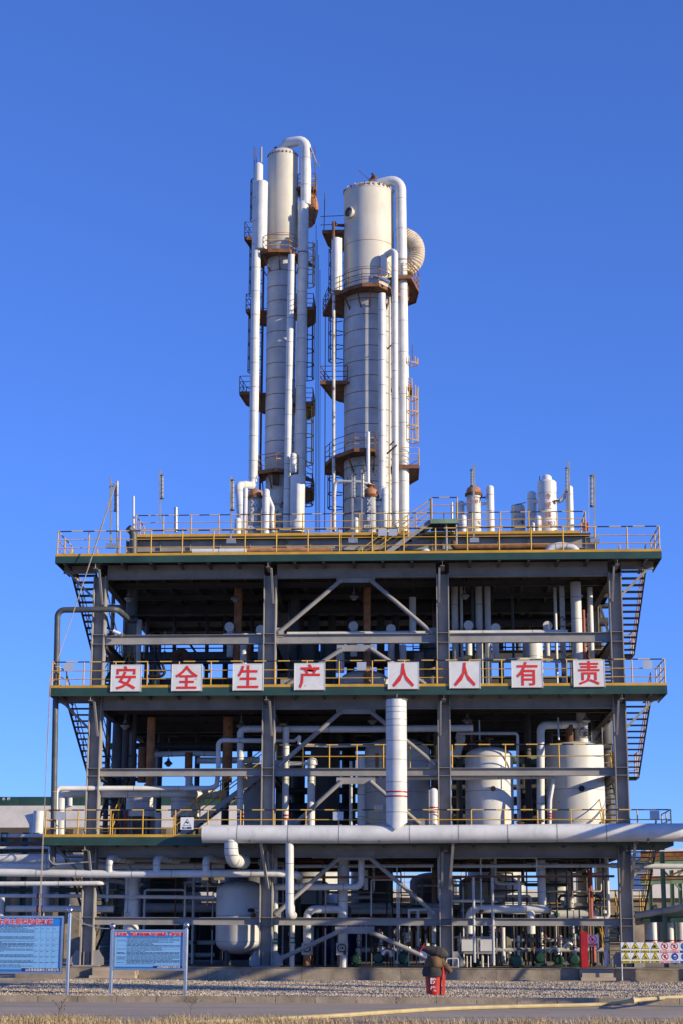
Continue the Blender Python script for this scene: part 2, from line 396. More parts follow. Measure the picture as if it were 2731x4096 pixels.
# yellow fire hose lying over road and kerb
def gpt(px, py, z=G0):
    d = FW + (px-1365.5)/FPX*RT + (2048-py)/FPX*UP; t = (z-EYE.z)/d.z; return EYE + d*t
hp = [gpt(700, 4096, G0+.03), gpt(840, 4088, G0+.04), gpt(960, 4084, G0+.035), gpt(1300, 4066, G0+.036), gpt(1560, 4048, G0+.036), gpt(1800, 4034, G0+.036), gpt(2100, 4025, G0+.036), gpt(2330, 4020, G0+.036), gpt(2450, 4015, G0+.06), gpt(2530, 4002, G0+.19), gpt(2620, 3994, G0+.17), gpt(2760, 3986, G0+.1), gpt(3100, 3974, G0+.08)]
def smooth(pts, k=6):
    out = []
    for i in range(len(pts)-1):
        p0, p1, p2, p3 = pts[max(0, i-1)], pts[i], pts[i+1], pts[min(len(pts)-1, i+2)]
        for j in range(k):
            t = j/k; out.append(.5*((2*p1)+(-p0+p2)*t+(2*p0-5*p1+4*p2-p3)*t*t+(-p0+3*p1-3*p2+p3)*t**3))
    return out+[pts[-1]]
tag(tube('fire_hose', None, smooth(hp), .046, 'hose', 0, 8), 'pale yellow fire hose lying across the road and over the kerb', 'hose')
# the plinth under the structure
pl = thing('plinth', (-3, YPL, G0), 'stained low concrete plinth wall under the steel structure', 'wall')
xs = [-15.6, -12.0, -8.4, -4.9, -1.3, 2.2, 5.6, 9.6, 14, 19]
for a, b in zip(xs, xs[1:]):
    boxp('wall_panel', pl, (a+.006, YPL+random.uniform(-.004, .004), G0-.05), (b-.006, YPL+.25, .31), 'concrete')
    boxp('coping', pl, (a+.003, YPL-.02, .313), (b-.003, YPL+.27, .345), 'concrete')
sl = sheet('plinth_floor', -15.5, 18.9, YPL+.28, 19.5, .30, 'concrete')
def steps(px0, px1, py, label):
    Y = YPL; a, b = X(px0, py, Y-.6), X(px1, py, Y-.6); r = thing('steps', ((a+b)/2, Y-.4, G0), label, 'steps')
    for i, (h, d, e) in enumerate(((.15, .80, 0), (.30, .50, .06), (.42, .22, .0))): boxp('step', r, (a+e, Y-d, G0), (b-e, Y-.025-i*.002, G0+h), 'concrete_pale')
steps(2321, 2459, 3910, 'two worn concrete steps up the plinth by the red cabinet')
steps(362, 545, 3900, 'worn concrete steps up the plinth beside a column base, behind the smaller blue board')

# ================================================================ THE STEEL FRAME
CX = [-13.25, -6.41, .40, 7.19]; ROWS = [0, 8, 16]
DZ = {1: 5.10, 2: 10.80, 3: 16.03}; MID = {1: (1.87, 2.15), 2: (7.50, 7.80), 3: (12.69, 13.07)}
XL, XR, YF, YB = -14.83, 8.88, -1.3, 17.2
fr = thing('steel_structure', (-3, 8, .3), 'three storey grey steel process structure with green edged decks', 'structure')
for j, y in enumerate(ROWS):
    for i, cx in enumerate(CX):
        x = cx - .02*y; top = 15.45 if j == 0 else 18.35
        c = hbeam('column', fr, (x, y, .34), (x, y, top), .52, .50, 'steel', .04, .016, (1, 0, 0))
        if j == 0:
            for z in [v for m_ in MID.values() for v in m_] + [10.2, 4.5]: box('stiffener', c, (x, y-.13, z), (.415, .24, .016), 'steel')
            bp = box('base_plate', c, (x, y, .36), (.95, .75, .035), 'steel')
            for s in (-1, 1):
                for yy in (-.12, .12):
                    v = [(x+s*.25, y+yy-.01, .38), (x+s*.62, y+yy-.01, .38), (x+s*.62, y+yy-.01, .62), (x+s*.42, y+yy-.01, .92), (x+s*.25, y+yy-.01, .92)]
                    v += [(a, b+.02, c_) for a, b, c_ in v]
                    mesh_obj('base_gusset', c, v, [(0, 1, 2, 3, 4)[::-1], (5, 6, 7, 8, 9)] + [(k, (k+1) % 5, 5+(k+1) % 5, 5+k) for k in range(5)], 'steel')
                box('web_rib', c, (x+s*.10, y-.12, .62), (.015, .16, .5), 'steel')
                for yy in (-.3, .3): rod('anchor_bolt', c, (x+s*.5, y+yy, .36), (x+s*.5, y+yy, .47), .018, 'galv', 6)
        else: box('base_plate', c, (x, y, .36), (.9, .7, .035), 'steel')
for a, b in zip(CX, CX[1:]):
    for lv, (z0, z1) in MID.items():
        hbeam('beam', fr, (a+.26, 0, (z0+z1)/2), (b-.26, 0, (z0+z1)/2), .24, z1-z0, 'steel', .016, .012)
    for z in (15.62, 10.38, 4.68): hbeam('main_beam', fr, (a+.26, 0, z-.0), (b-.26, 0, z), .26, .56, 'steel', .02, .014)
    for y in (8, 16):
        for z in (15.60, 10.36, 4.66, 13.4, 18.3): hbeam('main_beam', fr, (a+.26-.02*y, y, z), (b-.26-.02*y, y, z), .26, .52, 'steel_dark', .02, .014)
for cx in CX:
    for y0, y1 in ((0, 8), (8, 16)):
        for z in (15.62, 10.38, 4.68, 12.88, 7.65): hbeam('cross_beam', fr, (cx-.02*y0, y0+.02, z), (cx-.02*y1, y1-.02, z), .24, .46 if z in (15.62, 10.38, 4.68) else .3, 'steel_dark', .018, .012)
def inv_v(px_g0, px_g1, py_g, left, right, lv):
    Y = -.02; a, b = at(px_g0, py_g[0], Y), at(px_g1, py_g[1], Y)
    boxp('gusset_plate', fr, (a.x, Y-.02, b.z), (b.x, Y+.0, a.z), 'steel')
    m_ = (a.z*.35+b.z*.65); k = (b.x-a.x)*.13
    for e, s in ((left, -1), (right, 1)):
        p = Vector((a.x+k if s < 0 else b.x-k, Y-.03, m_)); q = at(*e, Y); q.y = Y-.03
        rod('brace', fr, p, q, .085, 'steel', 14)
        boxp('gusset_plate', fr, (q.x-.28, Y-.02+.004, q.z-.16), (q.x+.22, Y+.004, q.z+.22), 'steel')
inv_v(1348, 1497, (2300, 2330), (1115, 2533), (1727, 2533), 3); inv_v(1350, 1499, (2580, 2605), (1152, 2739), (1700, 2739), 3)
inv_v(1347, 1499, (2827, 2856), (1117, 3064), (1740, 3060), 2); inv_v(1347, 1499, (3109, 3136), (1179, 3298), (1678, 3298), 2)
inv_v(1342, 1495, (3406, 3441), (1103, 3658), (1737, 3655), 1); inv_v(1342, 1495, (3705, 3735), (1108, 3842), (1705, 3833), 1)
def slab(lv, fasc):
    z = DZ[lv]; cut0, cut1 = 1.5, 7.2; XI0, XI1 = XL+1.25, XR-1.3
    P = [(XL, YF), (XR, YF), (XR, cut0), (XI1, cut0), (XI1, YB), (XI0, YB), (XI0, cut0), (XL, cut0)]
    V = [(x, y, z-.08) for x, y in P] + [(x, y, z-.005) for x, y in P]; n = len(P)
    quads = [[0, 1, 2, 7], [6, 3, 4, 5]]
    F = [tuple(q[::-1]) for q in quads] + [tuple(n+k for k in q) for q in quads] + [(i, (i+1) % n, n+(i+1) % n, n+i) for i in range(n)]
    d = mesh_obj('deck', fr, V, F, 'deck_plate')
    h = fasc; zc = z-h/2
    def fas(a, b):
        dx, dy = b[0]-a[0], b[1]-a[1]
        bar('fascia', d, (a[0], a[1], zc), (b[0], b[1], zc), .022, h, 'green')
        u = Vector((dx, dy, 0)).normalized()*.02
        bar('toe_plate', d, (a[0], a[1], z+.053), (b[0], b[1], z+.053), .012, .10, 'yellow_toe')
    fas((XL, YF-.012), (XR, YF-.012)); fas((XL-.012, YF+.001), (XL-.012, cut0)); fas((XR+.012, YF+.001), (XR+.012, cut0)); fas((XI1+.012, cut0+.02), (XI1+.012, YB)); fas((XI0-.012, cut0+.02), (XI0-.012, YB))
    k = 0; x = XL+.35
    while x < XR-.2:                                 # joists front to back
        if min(abs(x-c) for c in CX) > .3:
            y1 = YB if XI0 < x < XI1 else cut0
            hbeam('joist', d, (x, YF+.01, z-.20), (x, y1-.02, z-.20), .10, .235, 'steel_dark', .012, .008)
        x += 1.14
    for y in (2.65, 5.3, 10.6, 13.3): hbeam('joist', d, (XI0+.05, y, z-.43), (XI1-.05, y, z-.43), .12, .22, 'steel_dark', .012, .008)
    for cx in CX:                                    # cantilever and knee brace at each column
        hbeam('cantilever', d, (cx, YF+.015, z-.29), (cx, -.22, z-.29), .16, .40, 'steel', .014, .01)
        bar('knee_brace', d, (cx+(.12 if cx < -3 else -.12), -1.08, z-.5), (cx+(.28 if cx < -3 else -.28)*.5, -.27, z-1.75), .075, .075, 'steel')
    for cx, s in ((CX[0], -1), (CX[3], 1)):
        bar('knee_brace', d, (cx+s*1.35, .1, z-.38), (cx+s*.26, .1, z-1.45), .09, .09, 'steel')
        hbeam('cantilever', d, (cx+s*.26, .1, z-.26), (cx+s*1.55, .1, z-.26), .14, .30, 'steel', .014, .01)
    return d
for lv, h in ((1, .31), (2, .32), (3, .275)): slab(lv, h)

def railing(label, pts, h=1.02, spacing=1.235, rails=(1.0, .66, .34), cat='railing', name='guard_railing', group=None, parent=None, posts_rust='yellow', top='tiger', r=.024):
    P = [Vector(p) for p in pts]
    R = thing(name, P[0], label, cat, group) if parent is None else parent
    done = set()
    for a, b in zip(P, P[1:]):
        L = (b-a).length; n = max(1, round(L/spacing))
        for i in range(n+1):
            q = a.lerp(b, i/n); k = (round(q.x, 2), round(q.y, 2), round(q.z, 2))
            if k in done: continue
            done.add(k); rod('post', R, q, q+Vector((0, 0, h)), .026, posts_rust, 8)
        for j, f in enumerate(rails):
            up = Vector((0, 0, h*f)); rod('rail', R, a+up, b+up, r if j == 0 else r*.8, top if j == 0 else 'yellow', 8)
    return R
xl, xr, yf = XL+.04, XR-.04, YF+.04
railing('yellow guard railing along the edge of the topmost long deck', [(xl, 1.4, 16.03), (xl, yf, 16.03), (xr, yf, 16.03), (xr, 1.4, 16.03)])
railing('yellow guard railing behind the eight red and white character boards', [(xl, 1.4, 10.80), (xl, yf, 10.80), (xr, yf, 10.80), (xr, 1.4, 10.80)])
railing('yellow guard railing above the big white horizontal pipe', [(xl, 1.4, 5.10), (xl, yf, 5.10), (xr, yf, 5.10), (xr, 1.4, 5.10)], rails=(1.0, .64, .32))
railing('yellow railing on the middle beam before the big white vessel, between two columns', [(CX[1]+.3, .12, 7.82), (CX[2]-.3, .12, 7.82)], .90, 1.1, (1.0, .5), top='tiger')
railing('yellow railing on the middle beam before the two white vessels', [(CX[2]+.3, .12, 7.82), (CX[3]-.3, .12, 7.82)], .90, 1.78, (1.0, .5), top='tiger')
railing('far yellow railing on the back edge of the character board deck', [(-13.4, YB-.1, 10.8), (6.6, YB-.1, 10.8)], 1.02, 1.4)
railing('far yellow railing on the back edge of the lowest deck', [(-13.4, YB-.1, 5.1), (6.6, YB-.1, 5.1)], 1.02, 1.4)

# ---------------------------------------------------------------- stairs
def stair(label, a, b, w, n, m='steel_dark', rails=(1, -1), h=1.0, group=None, treadm='steel_dark', strh=.2):
    a, b = Vector(a), Vector(b); d = b-a; hz = Vector((d.x, d.y, 0)).normalized(); sd = Vector((-hz.y, hz.x, 0))
    R = thing('steel_staircase', a, label, 'staircase', group)
    for s in (1, -1): bar('stringer', R, a+sd*w/2*s, b+sd*w/2*s, .03, strh, m)
    run = Vector((d.x, d.y, 0)).length/n
    for i in range(n):
        q = a + d*((i+.6)/n)
        bar('tread', R, q-sd*(w/2-.02), q+sd*(w/2-.02), run*.92, .035, treadm)
    for s in rails:
        o = sd*(w/2+.02)*s
        for f in (1.0, .55): rod('hand_rail', R, a+o+Vector((0, 0, h*f)), b+o+Vector((0, 0, h*f)), .022, 'yellow', 8)
        for i in range(5):
            q = a.lerp(b, i/4)+o; rod('post', R, q, q+Vector((0, 0, h)), .022, 'yellow', 8)
    return R
for s, x0, side in ((1, -14.27, 'round tank side'), (-1, 8.12, 'pipe rack side')):
    for lv in (3, 2, 1):
        z1 = DZ[lv]; z0 = {3: DZ[2], 2: DZ[1], 1: .34}[lv]; zm = z1-2.75
        nm = {3: 'topmost', 2: 'middle', 1: 'lowest'}[lv]
        where = 'rope end' if s == 1 else 'pipe rack end'
        stair('outer flight of dark steel stairs below the %s deck, %s' % (nm, where), (x0, 6.6, zm), (x0, 1.5, z1-.1), 1.0, 13)
        ld = box('landing', None, (x0+s*.55, 7.15, zm-.05), (2.1, 1.05, .08), 'deck_plate')
        ld.name = 'stair_landing'; tag(ld, 'half way stair landing below the %s deck, %s' % (nm, where), 'landing')
        stair('inner flight of dark steel stairs below the %s deck, %s' % (nm, where), (x0+s*1.1, 1.5 if lv > 1 else 2.4, z0), (x0+s*1.1, 6.6, zm), .85, 12)
        railing('yellow railing of the half way stair landing below the %s deck, %s' % (nm, where), [(x0-s*.47, 6.7, zm), (x0-s*.47, 7.62, zm), (x0+s*1.55, 7.62, zm)], 1.0, .95)
# stair inside the left bay, from the lowest deck
a = at(700, 3372, 1.6); b = at(1075, 3085, 1.6)
stair('yellow railed steel stairs rising from the lowest deck behind the fall warning plate', (a.x, 1.6, 5.1), (b.x, 1.6, 7.85), .85, 14, 'steel', (-1, 1), .95)
# ================================================================ UPPER DECK
Z4 = 18.76; Y4 = 7.2
x0, x1 = -13.62, 7.08
ud = thing('upper_deck', (-3.2, 7.2, 18.1), 'raised grey upper deck carrying the towers and condensers', 'deck')
boxp('deck_plate', ud, (x0+.2, Y4, Z4-.07), (x1-.1, 17.3, Z4-.005), 'deck_plate')
boxp('toe_plate', ud, (x0+.25, Y4-.02, Z4-.02), (x1-.6, Y4-.005, Z4+.10), 'yellow_toe')
cols4 = [-13.41, -6.67, .24, 7.03]
for a, b in zip(cols4, cols4[1:]):
    hbeam('edge_beam', ud, (a+.26, 7.62, 18.38), (b-.26, 7.62, 18.38), .26, .50, 'steel', .018, .012)
    k = a+1.3
    while k < b-.6: box('web_stiffener', ud, (k, 7.56, 18.38), (.012, .10, .46), 'steel'); k += 1.35
for c in cols4:
    hbeam('post', ud, (c, 7.75, 16.03), (c, 7.75, 18.68), .40, .50, 'steel', .022, .014, (1, 0, 0))
    for z in (18.13, 18.62): box('stiffener', ud, (c, 7.64, z), (.44, .18, .014), 'steel')
for y in (10.4, 13.2, 16): hbeam('deck_joist', ud, (x0+.3, y, 18.42), (x1-.2, y, 18.42), .16, .42, 'steel_dark', .016, .01)
railing('yellow railing along the front of the raised upper deck before the towers', [(-13.2, 9.6, Z4), (-13.2, Y4+.06, Z4), (6.78, Y4+.06, Z4), (6.78, 9.6, Z4)], .98)
a = at(1722, 2092, 5.9)
stair('steel stairs with yellow hand rails climbing to the raised upper deck', (-4.0, 5.9, 16.03), (-.05, 5.9, 18.92), .9, 14, 'steel', (-1, 1), 1.0)
lp = thing('landing_platform', (.55, 6.1, 18.9), 'small green edged landing at the head of the upper deck stairs', 'landing')
boxp('plate', lp, (-.05, 5.35, 18.86), (1.13, 7.1, 18.93), 'deck_plate'); boxp('fascia', lp, (-.06, 5.32, 18.80), (1.15, 5.345, 19.0), 'green_pale')
boxp('fascia', lp, (1.132, 5.35, 18.80), (1.155, 7.1, 19.0), 'green_pale')
for xx in (.62, 1.05): rod('leg', lp, (xx, 5.5, 16.03), (xx, 5.5, 18.86), .05, 'steel', 8)
railing('yellow railing round the landing at the head of the upper deck stairs', [(0, 5.38, 18.94), (1.1, 5.38, 18.94), (1.1, 7.0, 18.94)], 1.02, 1.1)

# ================================================================ THE TWO TOWERS
def sector(tw, cx, cy, z, ri, ro, a0, a1, seg, h=.80, postm='rust_brown', railm='yellow', brackets=True, ang=45):
    n = max(1, round((a1-a0)/ang)); A = [rad(a0+(a1-a0)*i/n) for i in range(n+1)]
    V = []
    for zz in (z-.05, z):
        for a in A: V.append((cx+ri*math.cos(a), cy+ri*math.sin(a), zz))
        for a in A: V.append((cx+ro*math.cos(a), cy+ro*math.sin(a), zz))
    k = n+1; F = []
    for i in range(n):
        F.append((i, i+1, k+i+1, k+i)); F.append((2*k+i, 3*k+i, 3*k+i+1, 2*k+i+1)); F.append((k+i, k+i+1, 3*k+i+1, 3*k+i)); F.append((i+1, i, 2*k+i, 2*k+i+1))
    F += [(0, k, 3*k, 2*k), (n, 2*k+n, 3*k+n, k+n)]
    p = mesh_obj('platform', tw, V, F, 'rust_brown')
    C = Vector((cx, cy, z)); E_ = [C+Vector((ro*.985*math.cos(a), ro*.985*math.sin(a), 0)) for a in A]
    for i in range(n): bar('edge_channel', p, E_[i]+Vector((0, 0, -.02)), E_[i+1]+Vector((0, 0, -.02)), .03, .14, 'rust_brown')
    if h:
        for e in E_:
            rod('post', p, e, e+Vector((0, 0, h)), .02, postm, 6)
        for i in range(n):
            mid = (E_[i]+E_[i+1])/2
            if (E_[i]-E_[i+1]).length > 1.0: rod('post', p, mid, mid+Vector((0, 0, h)), .02, postm, 6)
            for f, mm in ((1, postm), (.66, railm), (.33, railm)): rod('rail', p, E_[i]+Vector((0, 0, h*f)), E_[i+1]+Vector((0, 0, h*f)), .018, mm, 6)
    if brackets:
        for a in A[:: 1]:
            u = Vector((math.cos(a), math.sin(a), 0)); bar('bracket', p, C+u*ro*.88+Vector((0, 0, -.07)), C+u*(ri*.99)+Vector((0, 0, -.85)), .06, .06, 'rust')
    return p
def plat(tw, cx, cy, z, pts, h=.8, postm='rust', railm='yellow', struts=True):
    n = len(pts); C = Vector((cx, cy, z)); P = [C+Vector((a, b, 0)) for a, b in pts] + [C]
    V = [p-Vector((0, 0, .05)) for p in P]+P; k = n+1
    F = [tuple(range(k))[::-1], tuple(range(k, 2*k))] + [(i, (i+1) % k, k+(i+1) % k, k+i) for i in range(k)]
    p = mesh_obj('platform', tw, V, F, 'rust_brown')
    for i in range(n-1):
        a, b = P[i], P[i+1]; bar('edge_channel', p, a+Vector((0, 0, -.03)), b+Vector((0, 0, -.03)), .03, .18, 'rust')
        if h:
            m_ = max(1, round((b-a).length/.9))
            for j in range(m_+(1 if i == n-2 else 0)): q = a.lerp(b, j/m_); rod('post', p, q, q+Vector((0, 0, h)), .02, postm, 6)
            for f, mm in ((1, postm), (.66, railm), (.33, railm)): rod('rail', p, a+Vector((0, 0, h*f)), b+Vector((0, 0, h*f)), .018, mm, 6)
    if struts:
        for i in range(n-1):
            for t in (.5,):
                q = P[i].lerp(P[i+1], t); d = Vector((q.x-cx, q.y-cy, 0)); bar('bracket', p, C+d*.88+Vector((0, 0, -.07)), C+d.normalized()*.78*(1 if tw is T1 else 1.52)+Vector((0, 0, -.8)), .06, .06, 'rust')
    return p
def ladder(tw, x, y, z0, z1, face, cage=True, m='rust_brown', w=.42):   # face: angle the climber's back points to
    a = rad(face); u = Vector((math.cos(a), math.sin(a), 0)); s = Vector((-u.y, u.x, 0)); p0 = Vector((x, y, z0)); p1 = Vector((x, y, z1))
    L = rod('ladder', tw, p0+s*w/2, p1+s*w/2, .032, m, 6)
    rod('side_rail', L, p0-s*w/2, p1-s*w/2, .032, m, 6)
    z = z0+.2
    while z < z1-.05:
        q = Vector((x, y, z)); rod('rung', L, q-s*w/2, q+s*w/2, .018, m, 5); z += .3
    if cage:
        z = z0+1.2
        while z < z1+.4:
            P = [Vector((x, y, z)) + u*(.36-.36*math.cos(t)) *1.0 + s*(.36*math.sin(t) if abs(math.sin(t)) > .01 else 0) for t in [rad(k) for k in range(35, 326, 29)]]
            tube('cage_hoop', L, P, .026, m, 0, 5); z += .72
        for t in (90, 140, 180, 220, 270):
            o = u*(.36-.36*math.cos(rad(t))) + s*.36*math.sin(rad(t)); rod('cage_bar', L, Vector((x, y, z0+1.2))+o, Vector((x, y, z1+.3))+o, .022, m, 5)
    return L
def shell_seams(tw, sh, cx, cy, r, z0, z1, step, m='rust'):
    z = z0
    while z < z1:
        ringmesh('weld_seam', sh, (cx, cy, z), (0, 0, 1), r-.002, .035, .008, m, 40); z += step*random.uniform(.94, 1.06)

# ---- slim tower
YA = 14.0; xa = X(1131, 900, YA); za0, zam, zat = Z4, Z(985, YA, 1131), Z(600, YA, 1131)
T1 = thing('distillation_tower', (xa, YA, Z4), 'tall slim cream topped distillation tower with grey banded shaft', 'tower')
RA = .73
sk = lathe('skirt', T1, (xa, YA, za0), [(RA-.06, 0), (RA-.06, Z(1890, YA, 1105)-za0)], 'tower_rusty', 36)
shell_seams(T1, sk, xa, YA, RA-.055, za0+.5, za0+3.0, .62)
sh = lathe('shaft', T1, (xa, YA, Z(1890, YA, 1105)), [(RA, 0), (RA, zam-Z(1890, YA, 1105))], 'tower_grey', 40)  # greyer than the drum: shade from the pipes is partly put into the colour
shell_seams(T1, sh, xa, YA, RA, Z(1840, YA, 1105), zam-.5, .80)
H = zat-zam
hd = lathe('head_drum', T1, (xa, YA, zam), [(RA+.04, 0), (RA+.055, .03), (RA+.055, H-.42)] + dome(RA+.055, .42, 6, H-.42)[1:], 'cream', 44)
for k in range(12):
    a = rad(-170+k*14); box('insulation_clip', T1, (xa+math.cos(a)*(RA+.06), YA+math.sin(a)*(RA+.06), zat-.42), (.05, .05, .10), 'rust')
ringmesh('cladding_seam', hd, (xa, YA, zam+.42), (0, 0, 1), RA+.055, .03, .006, 'rust_orange', 40); ringmesh('cladding_seam', hd, (xa, YA, zat-.46), (0, 0, 1), RA+.055, .02, .006, 'steel', 40)
box('nozzle_box', T1, (xa-.1, YA-RA-.05, Z(1930, YA)), (.30, .2, .55), 'rust_brown')
plat(T1, xa, YA, Z(997, 12.6, 1131), [(-1.25, .9), (-1.39, -.64), (-.58, -1.4), (.48, -1.3), (1.6, 1.0)], .80)
plat(T1, xa, YA, Z(1876, 12.6, 1111), [(-.95, .8), (-.95, -.95), (-.04, -1.4), (.98, -.85), (1.57, .95)], .82)
for py, pts in ((951, [(-1, -.3), (-1.88, -.3), (-1.5, 2.1), (-.6, 2.3)]), (1240, [(-1, -.3), (-1.75, -.3), (-1.5, 1.6), (-.6, 2.0)]), (1570, [(-1, -.3), (-2.0, -.3), (-1.85, 1.5), (-1.1, 3.0), (-.3, 3.0)])):
    plat(T1, xa, YA, Z(py, YA-.3, 985), pts, .85, 'rust_brown', 'rust_brown', False)
for py in (1231, 1610, 1954): plat(T1, xa, YA, Z(py, YA-.6, 1250), [(.8, -.6), (1.65, -.6), (1.62, 1.3), (1.2, 2.0)], .75, 'rust_brown', 'rust', False)
plat(T1, xa, YA, Z(750, YA-.4, 1250), [(.8, -.4), (1.72, -.4), (1.68, .6), (.8, .6)], .75, 'rust_brown', 'yellow', False)
xr_ = X(1203, 1500, YA-.2)
for p0, p1, mm in ((2120, 1965, 'rust_brown'), (1955, 1625, 'yellow'), (1612, 1250, 'rust_brown'), (1238, 1000, 'yellow'), (985, 770, 'rust_brown')):
    ladder(T1, xr_-.05, YA-.2, Z(p0, YA, 1240), Z(p1, YA, 1240), 0, True, mm)
for p0, p1, mm in ((1560, 1275, 'rust_brown'), (1250, 980, 'rust_brown'), (945, 720, 'rust_brown')):
    ladder(T1, X(1052, 900, YA), YA+.75, Z(p0, YA, 1005), Z(p1, YA, 1005), 180, True, mm)
ladder(T1, X(1048, 1500, YA+.3), YA+.3, Z(2100, YA, 1048), Z(1300, YA, 1048), 180, False)
rod('lightning_rod', T1, (xa+.02, YA, zat-.05), (xa+.02, YA, zat+.55), .012, 'rust', 5)
lathe('vent_hood', T1, (xa-.35, YA-.2, zat-.25), [(.06, 0), (.06, .25), (.12, .27), (0, .4)], 'steel_dark', 10)
for px, py0, py1 in ((1018, 585, 720), (1026, 595, 720), (1262, 585, 760)): rod('mast', T1, at(px, py1, YA), at(px, py0, YA), .022, 'rust_brown', 6)
# its pipes
def riser(label, px_t, py_t, px_b, py_b, Y, r, m='white', seams=1.2, zb=None, **k):
    t, b = at(px_t, py_t, Y), at(px_b, py_b, Y)
    if zb is not None: b.z = zb
    return pipe(label, [b, t], r, m, seams=seams, **k)
o = riser('long white riser pipe left of the slim tower, stepped near its top', 1030, 731, 1014, 1915, 13.0, .225)
lathe('sleeve', o, at(1043, 1000, 13.0), [(.33, 0), (.33, at(1043, 731, 13).z-at(1043, 1000, 13).z), (.22, at(1043, 725, 13).z-at(1043, 1000, 13).z)], 'white', 24)
lathe('capped_head', o, at(1035, 735, 13.0), [(.225, 0), (.225, .95)] + dome(.225, .2, 5, .95)[1:], 'white', 22)
rod('vent_stub', o, at(1046, 650, 13.1), at(1046, 588, 13.1), .06, 'galv', 10)
pipe('white pipe elbowing off the foot of the slim tower riser towards the railing', [(1014, 1905, 13.0), (1014, 1945, 13.0), (985, 1940, 12.4), (955, 1942, 11.8), (962, 2000, 11.4), (968, 2128, 11.2)], .20, 'white', .45, seams=.5)
riser('thin white riser down the front of the slim tower', 1167, 1020, 1147, 2128, 12.75, .165)
o = pipe('white overhead pipe looping from the slim tower top down its side', [Vector((xa+.05, YA, zat-.25)), (1136, 590, 13.9), (1150, 572, 13.8), (1226, 560, 13.45), (1224, 820, 13.45)], .262, 'white', .5, seams=1.4)
lathe('sleeve', o, at(1213, 1010, 13.45), [(.275, 0), (.275, at(1213, 812, 13.45).z-at(1213, 1010, 13.45).z), (.2, at(1213, 808, 13.45).z-at(1213, 1010, 13.45).z)], 'white', 24)
riser('wide white riser under the slim tower platform ending in a stout sleeve', 1213, 1015, 1200, 1905, 13.4, .255)
o = riser('stout white sleeve pipe standing on the deck at the slim tower foot', 1193, 1905, 1190, 2130, 12.6, .365, seams=0)
for py in (2112, 2122): ringmesh('base_band', o, at(1190, py, 12.6), (0, 0, 1), .365, .09, .01, 'tower_grey')
capped('short capped white pipe beside the thin riser on the slim tower platform', 1175, 1812, 1890, 12.4, .155)
def bellows(label, P, r, m, rings, amp=.07):
    P = [Vector(p) for p in P]; Q = smooth(P, 10); out = []; L = [0]
    for a, b in zip(Q, Q[1:]): L.append(L[-1]+(b-a).length)
    N = rings*6; pts, rr = [], []
    for i in range(N+1):
        d = L[-1]*i/N; j = max(k for k in range(len(L)) if L[k] <= d+1e-9); j = min(j, len(Q)-2); t = (d-L[j])/max(1e-6, L[j+1]-L[j])
        pts.append(Q[j].lerp(Q[j+1], t)); rr.append(r*(1+amp*math.cos(2*math.pi*i/6)))
    return tag(tube('corrugated_duct', None, pts, r, m, radii=rr, n=24), label, 'duct')
bellows('rusty orange corrugated duct bend behind the slim tower pipe', [at(1215, 775, 14.2), at(1238, 778, 14.2), at(1254, 830, 14.2), at(1238, 888, 14.2), at(1215, 895, 14.2)], .27, 'rust_orange', 16, .05)
pipe('thin slanting vent arm with a lamp at the slim tower top', [(1243, 590, 13.3), (1268, 655, 13.3), (1280, 660, 13.3)], .05, 'galv', 0)
for i, px in enumerate((1263, 1268, 1274, 1280)):
    tag(tube('cable', None, [at(px, 2128, 13.4), at(px+2, 1500, 13.4), at(px+3-i*.5, 900+i*60, 13.4)], .014, 'black', 0, 5), 'dark hanging cable strung between the two towers', 'cable', 'cables between the towers')

# ---- wide tower
YB_ = 13.0; RB = 1.215; xb = X(1473, 1000, YB_); zbm, zbt = Z(1140, YB_, 1473), Z(748, YB_, 1473)
T2 = thing('distillation_tower', (xb, YB_, Z4), 'wide shorter distillation tower with a round manhole and slanting rusty stub', 'tower')
zs = Z(1870, YB_, 1450)
sk = lathe('skirt', T2, (xb, YB_, Z4), [(RB-.01, 0), (RB-.01, zs-Z4)], 'tower_rusty', 44)
shell_seams(T2, sk, xb, YB_, RB, Z4+.7, zs, .75)
sh = lathe('shaft', T2, (xb, YB_, zs), [(RB, 0), (RB, zbm-zs)], 'tower_grey', 48)  # this grey, too, takes in some of the shade cast by the pipes
shell_seams(T2, sh, xb, YB_, RB, zs+.25, zbm-.4, .80)
H = zbt-zbm
hd = lathe('head_drum', T2, (xb, YB_, zbm), [(RB+.03, 0), (RB+.03, H-.5), (RB+.045, H-.49), (RB+.045, H-.40), (RB+.02, H-.39)] + dome(RB+.02, .40, 6, H-.39)[1:], 'cream', 52)
for z in (zbm+.5, zbm+1.9): ringmesh('cladding_seam', hd, (xb, YB_, z), (0, 0, 1), RB+.03, .025, .006, 'rust_orange', 48)
for k in range(16):
    a = rad(-178+k*11.5); box('insulation_clip', T2, (xb+math.cos(a)*(RB+.05), YB_+math.sin(a)*(RB+.05), zbt-.34), (.06, .06, .16), random.choice(('rust', 'rust_orange', 'cream')))
am = rad(-133); u = Vector((math.cos(am), math.sin(am), 0)); zc = Z(857, YB_-.8, 1395); c = Vector((xb, YB_, zc))+u*(RB-.02)
mh = lathe('manhole', T2, c, [(.25, 0), (.25, .20), (.31, .20), (.31, .27), (.24, .27), (.24, .16), (0, .16)], 'cream', 24, axis=u)
ringmesh('manhole_cover', mh, c+u*.19, u, .15, .04, .05, 'rust_brown'); bar('davit_bar', mh, c+u*.23+Vector((0, 0, -.24)), c+u*.23+Vector((0, 0, .24)), .05, .03, 'rust_brown')
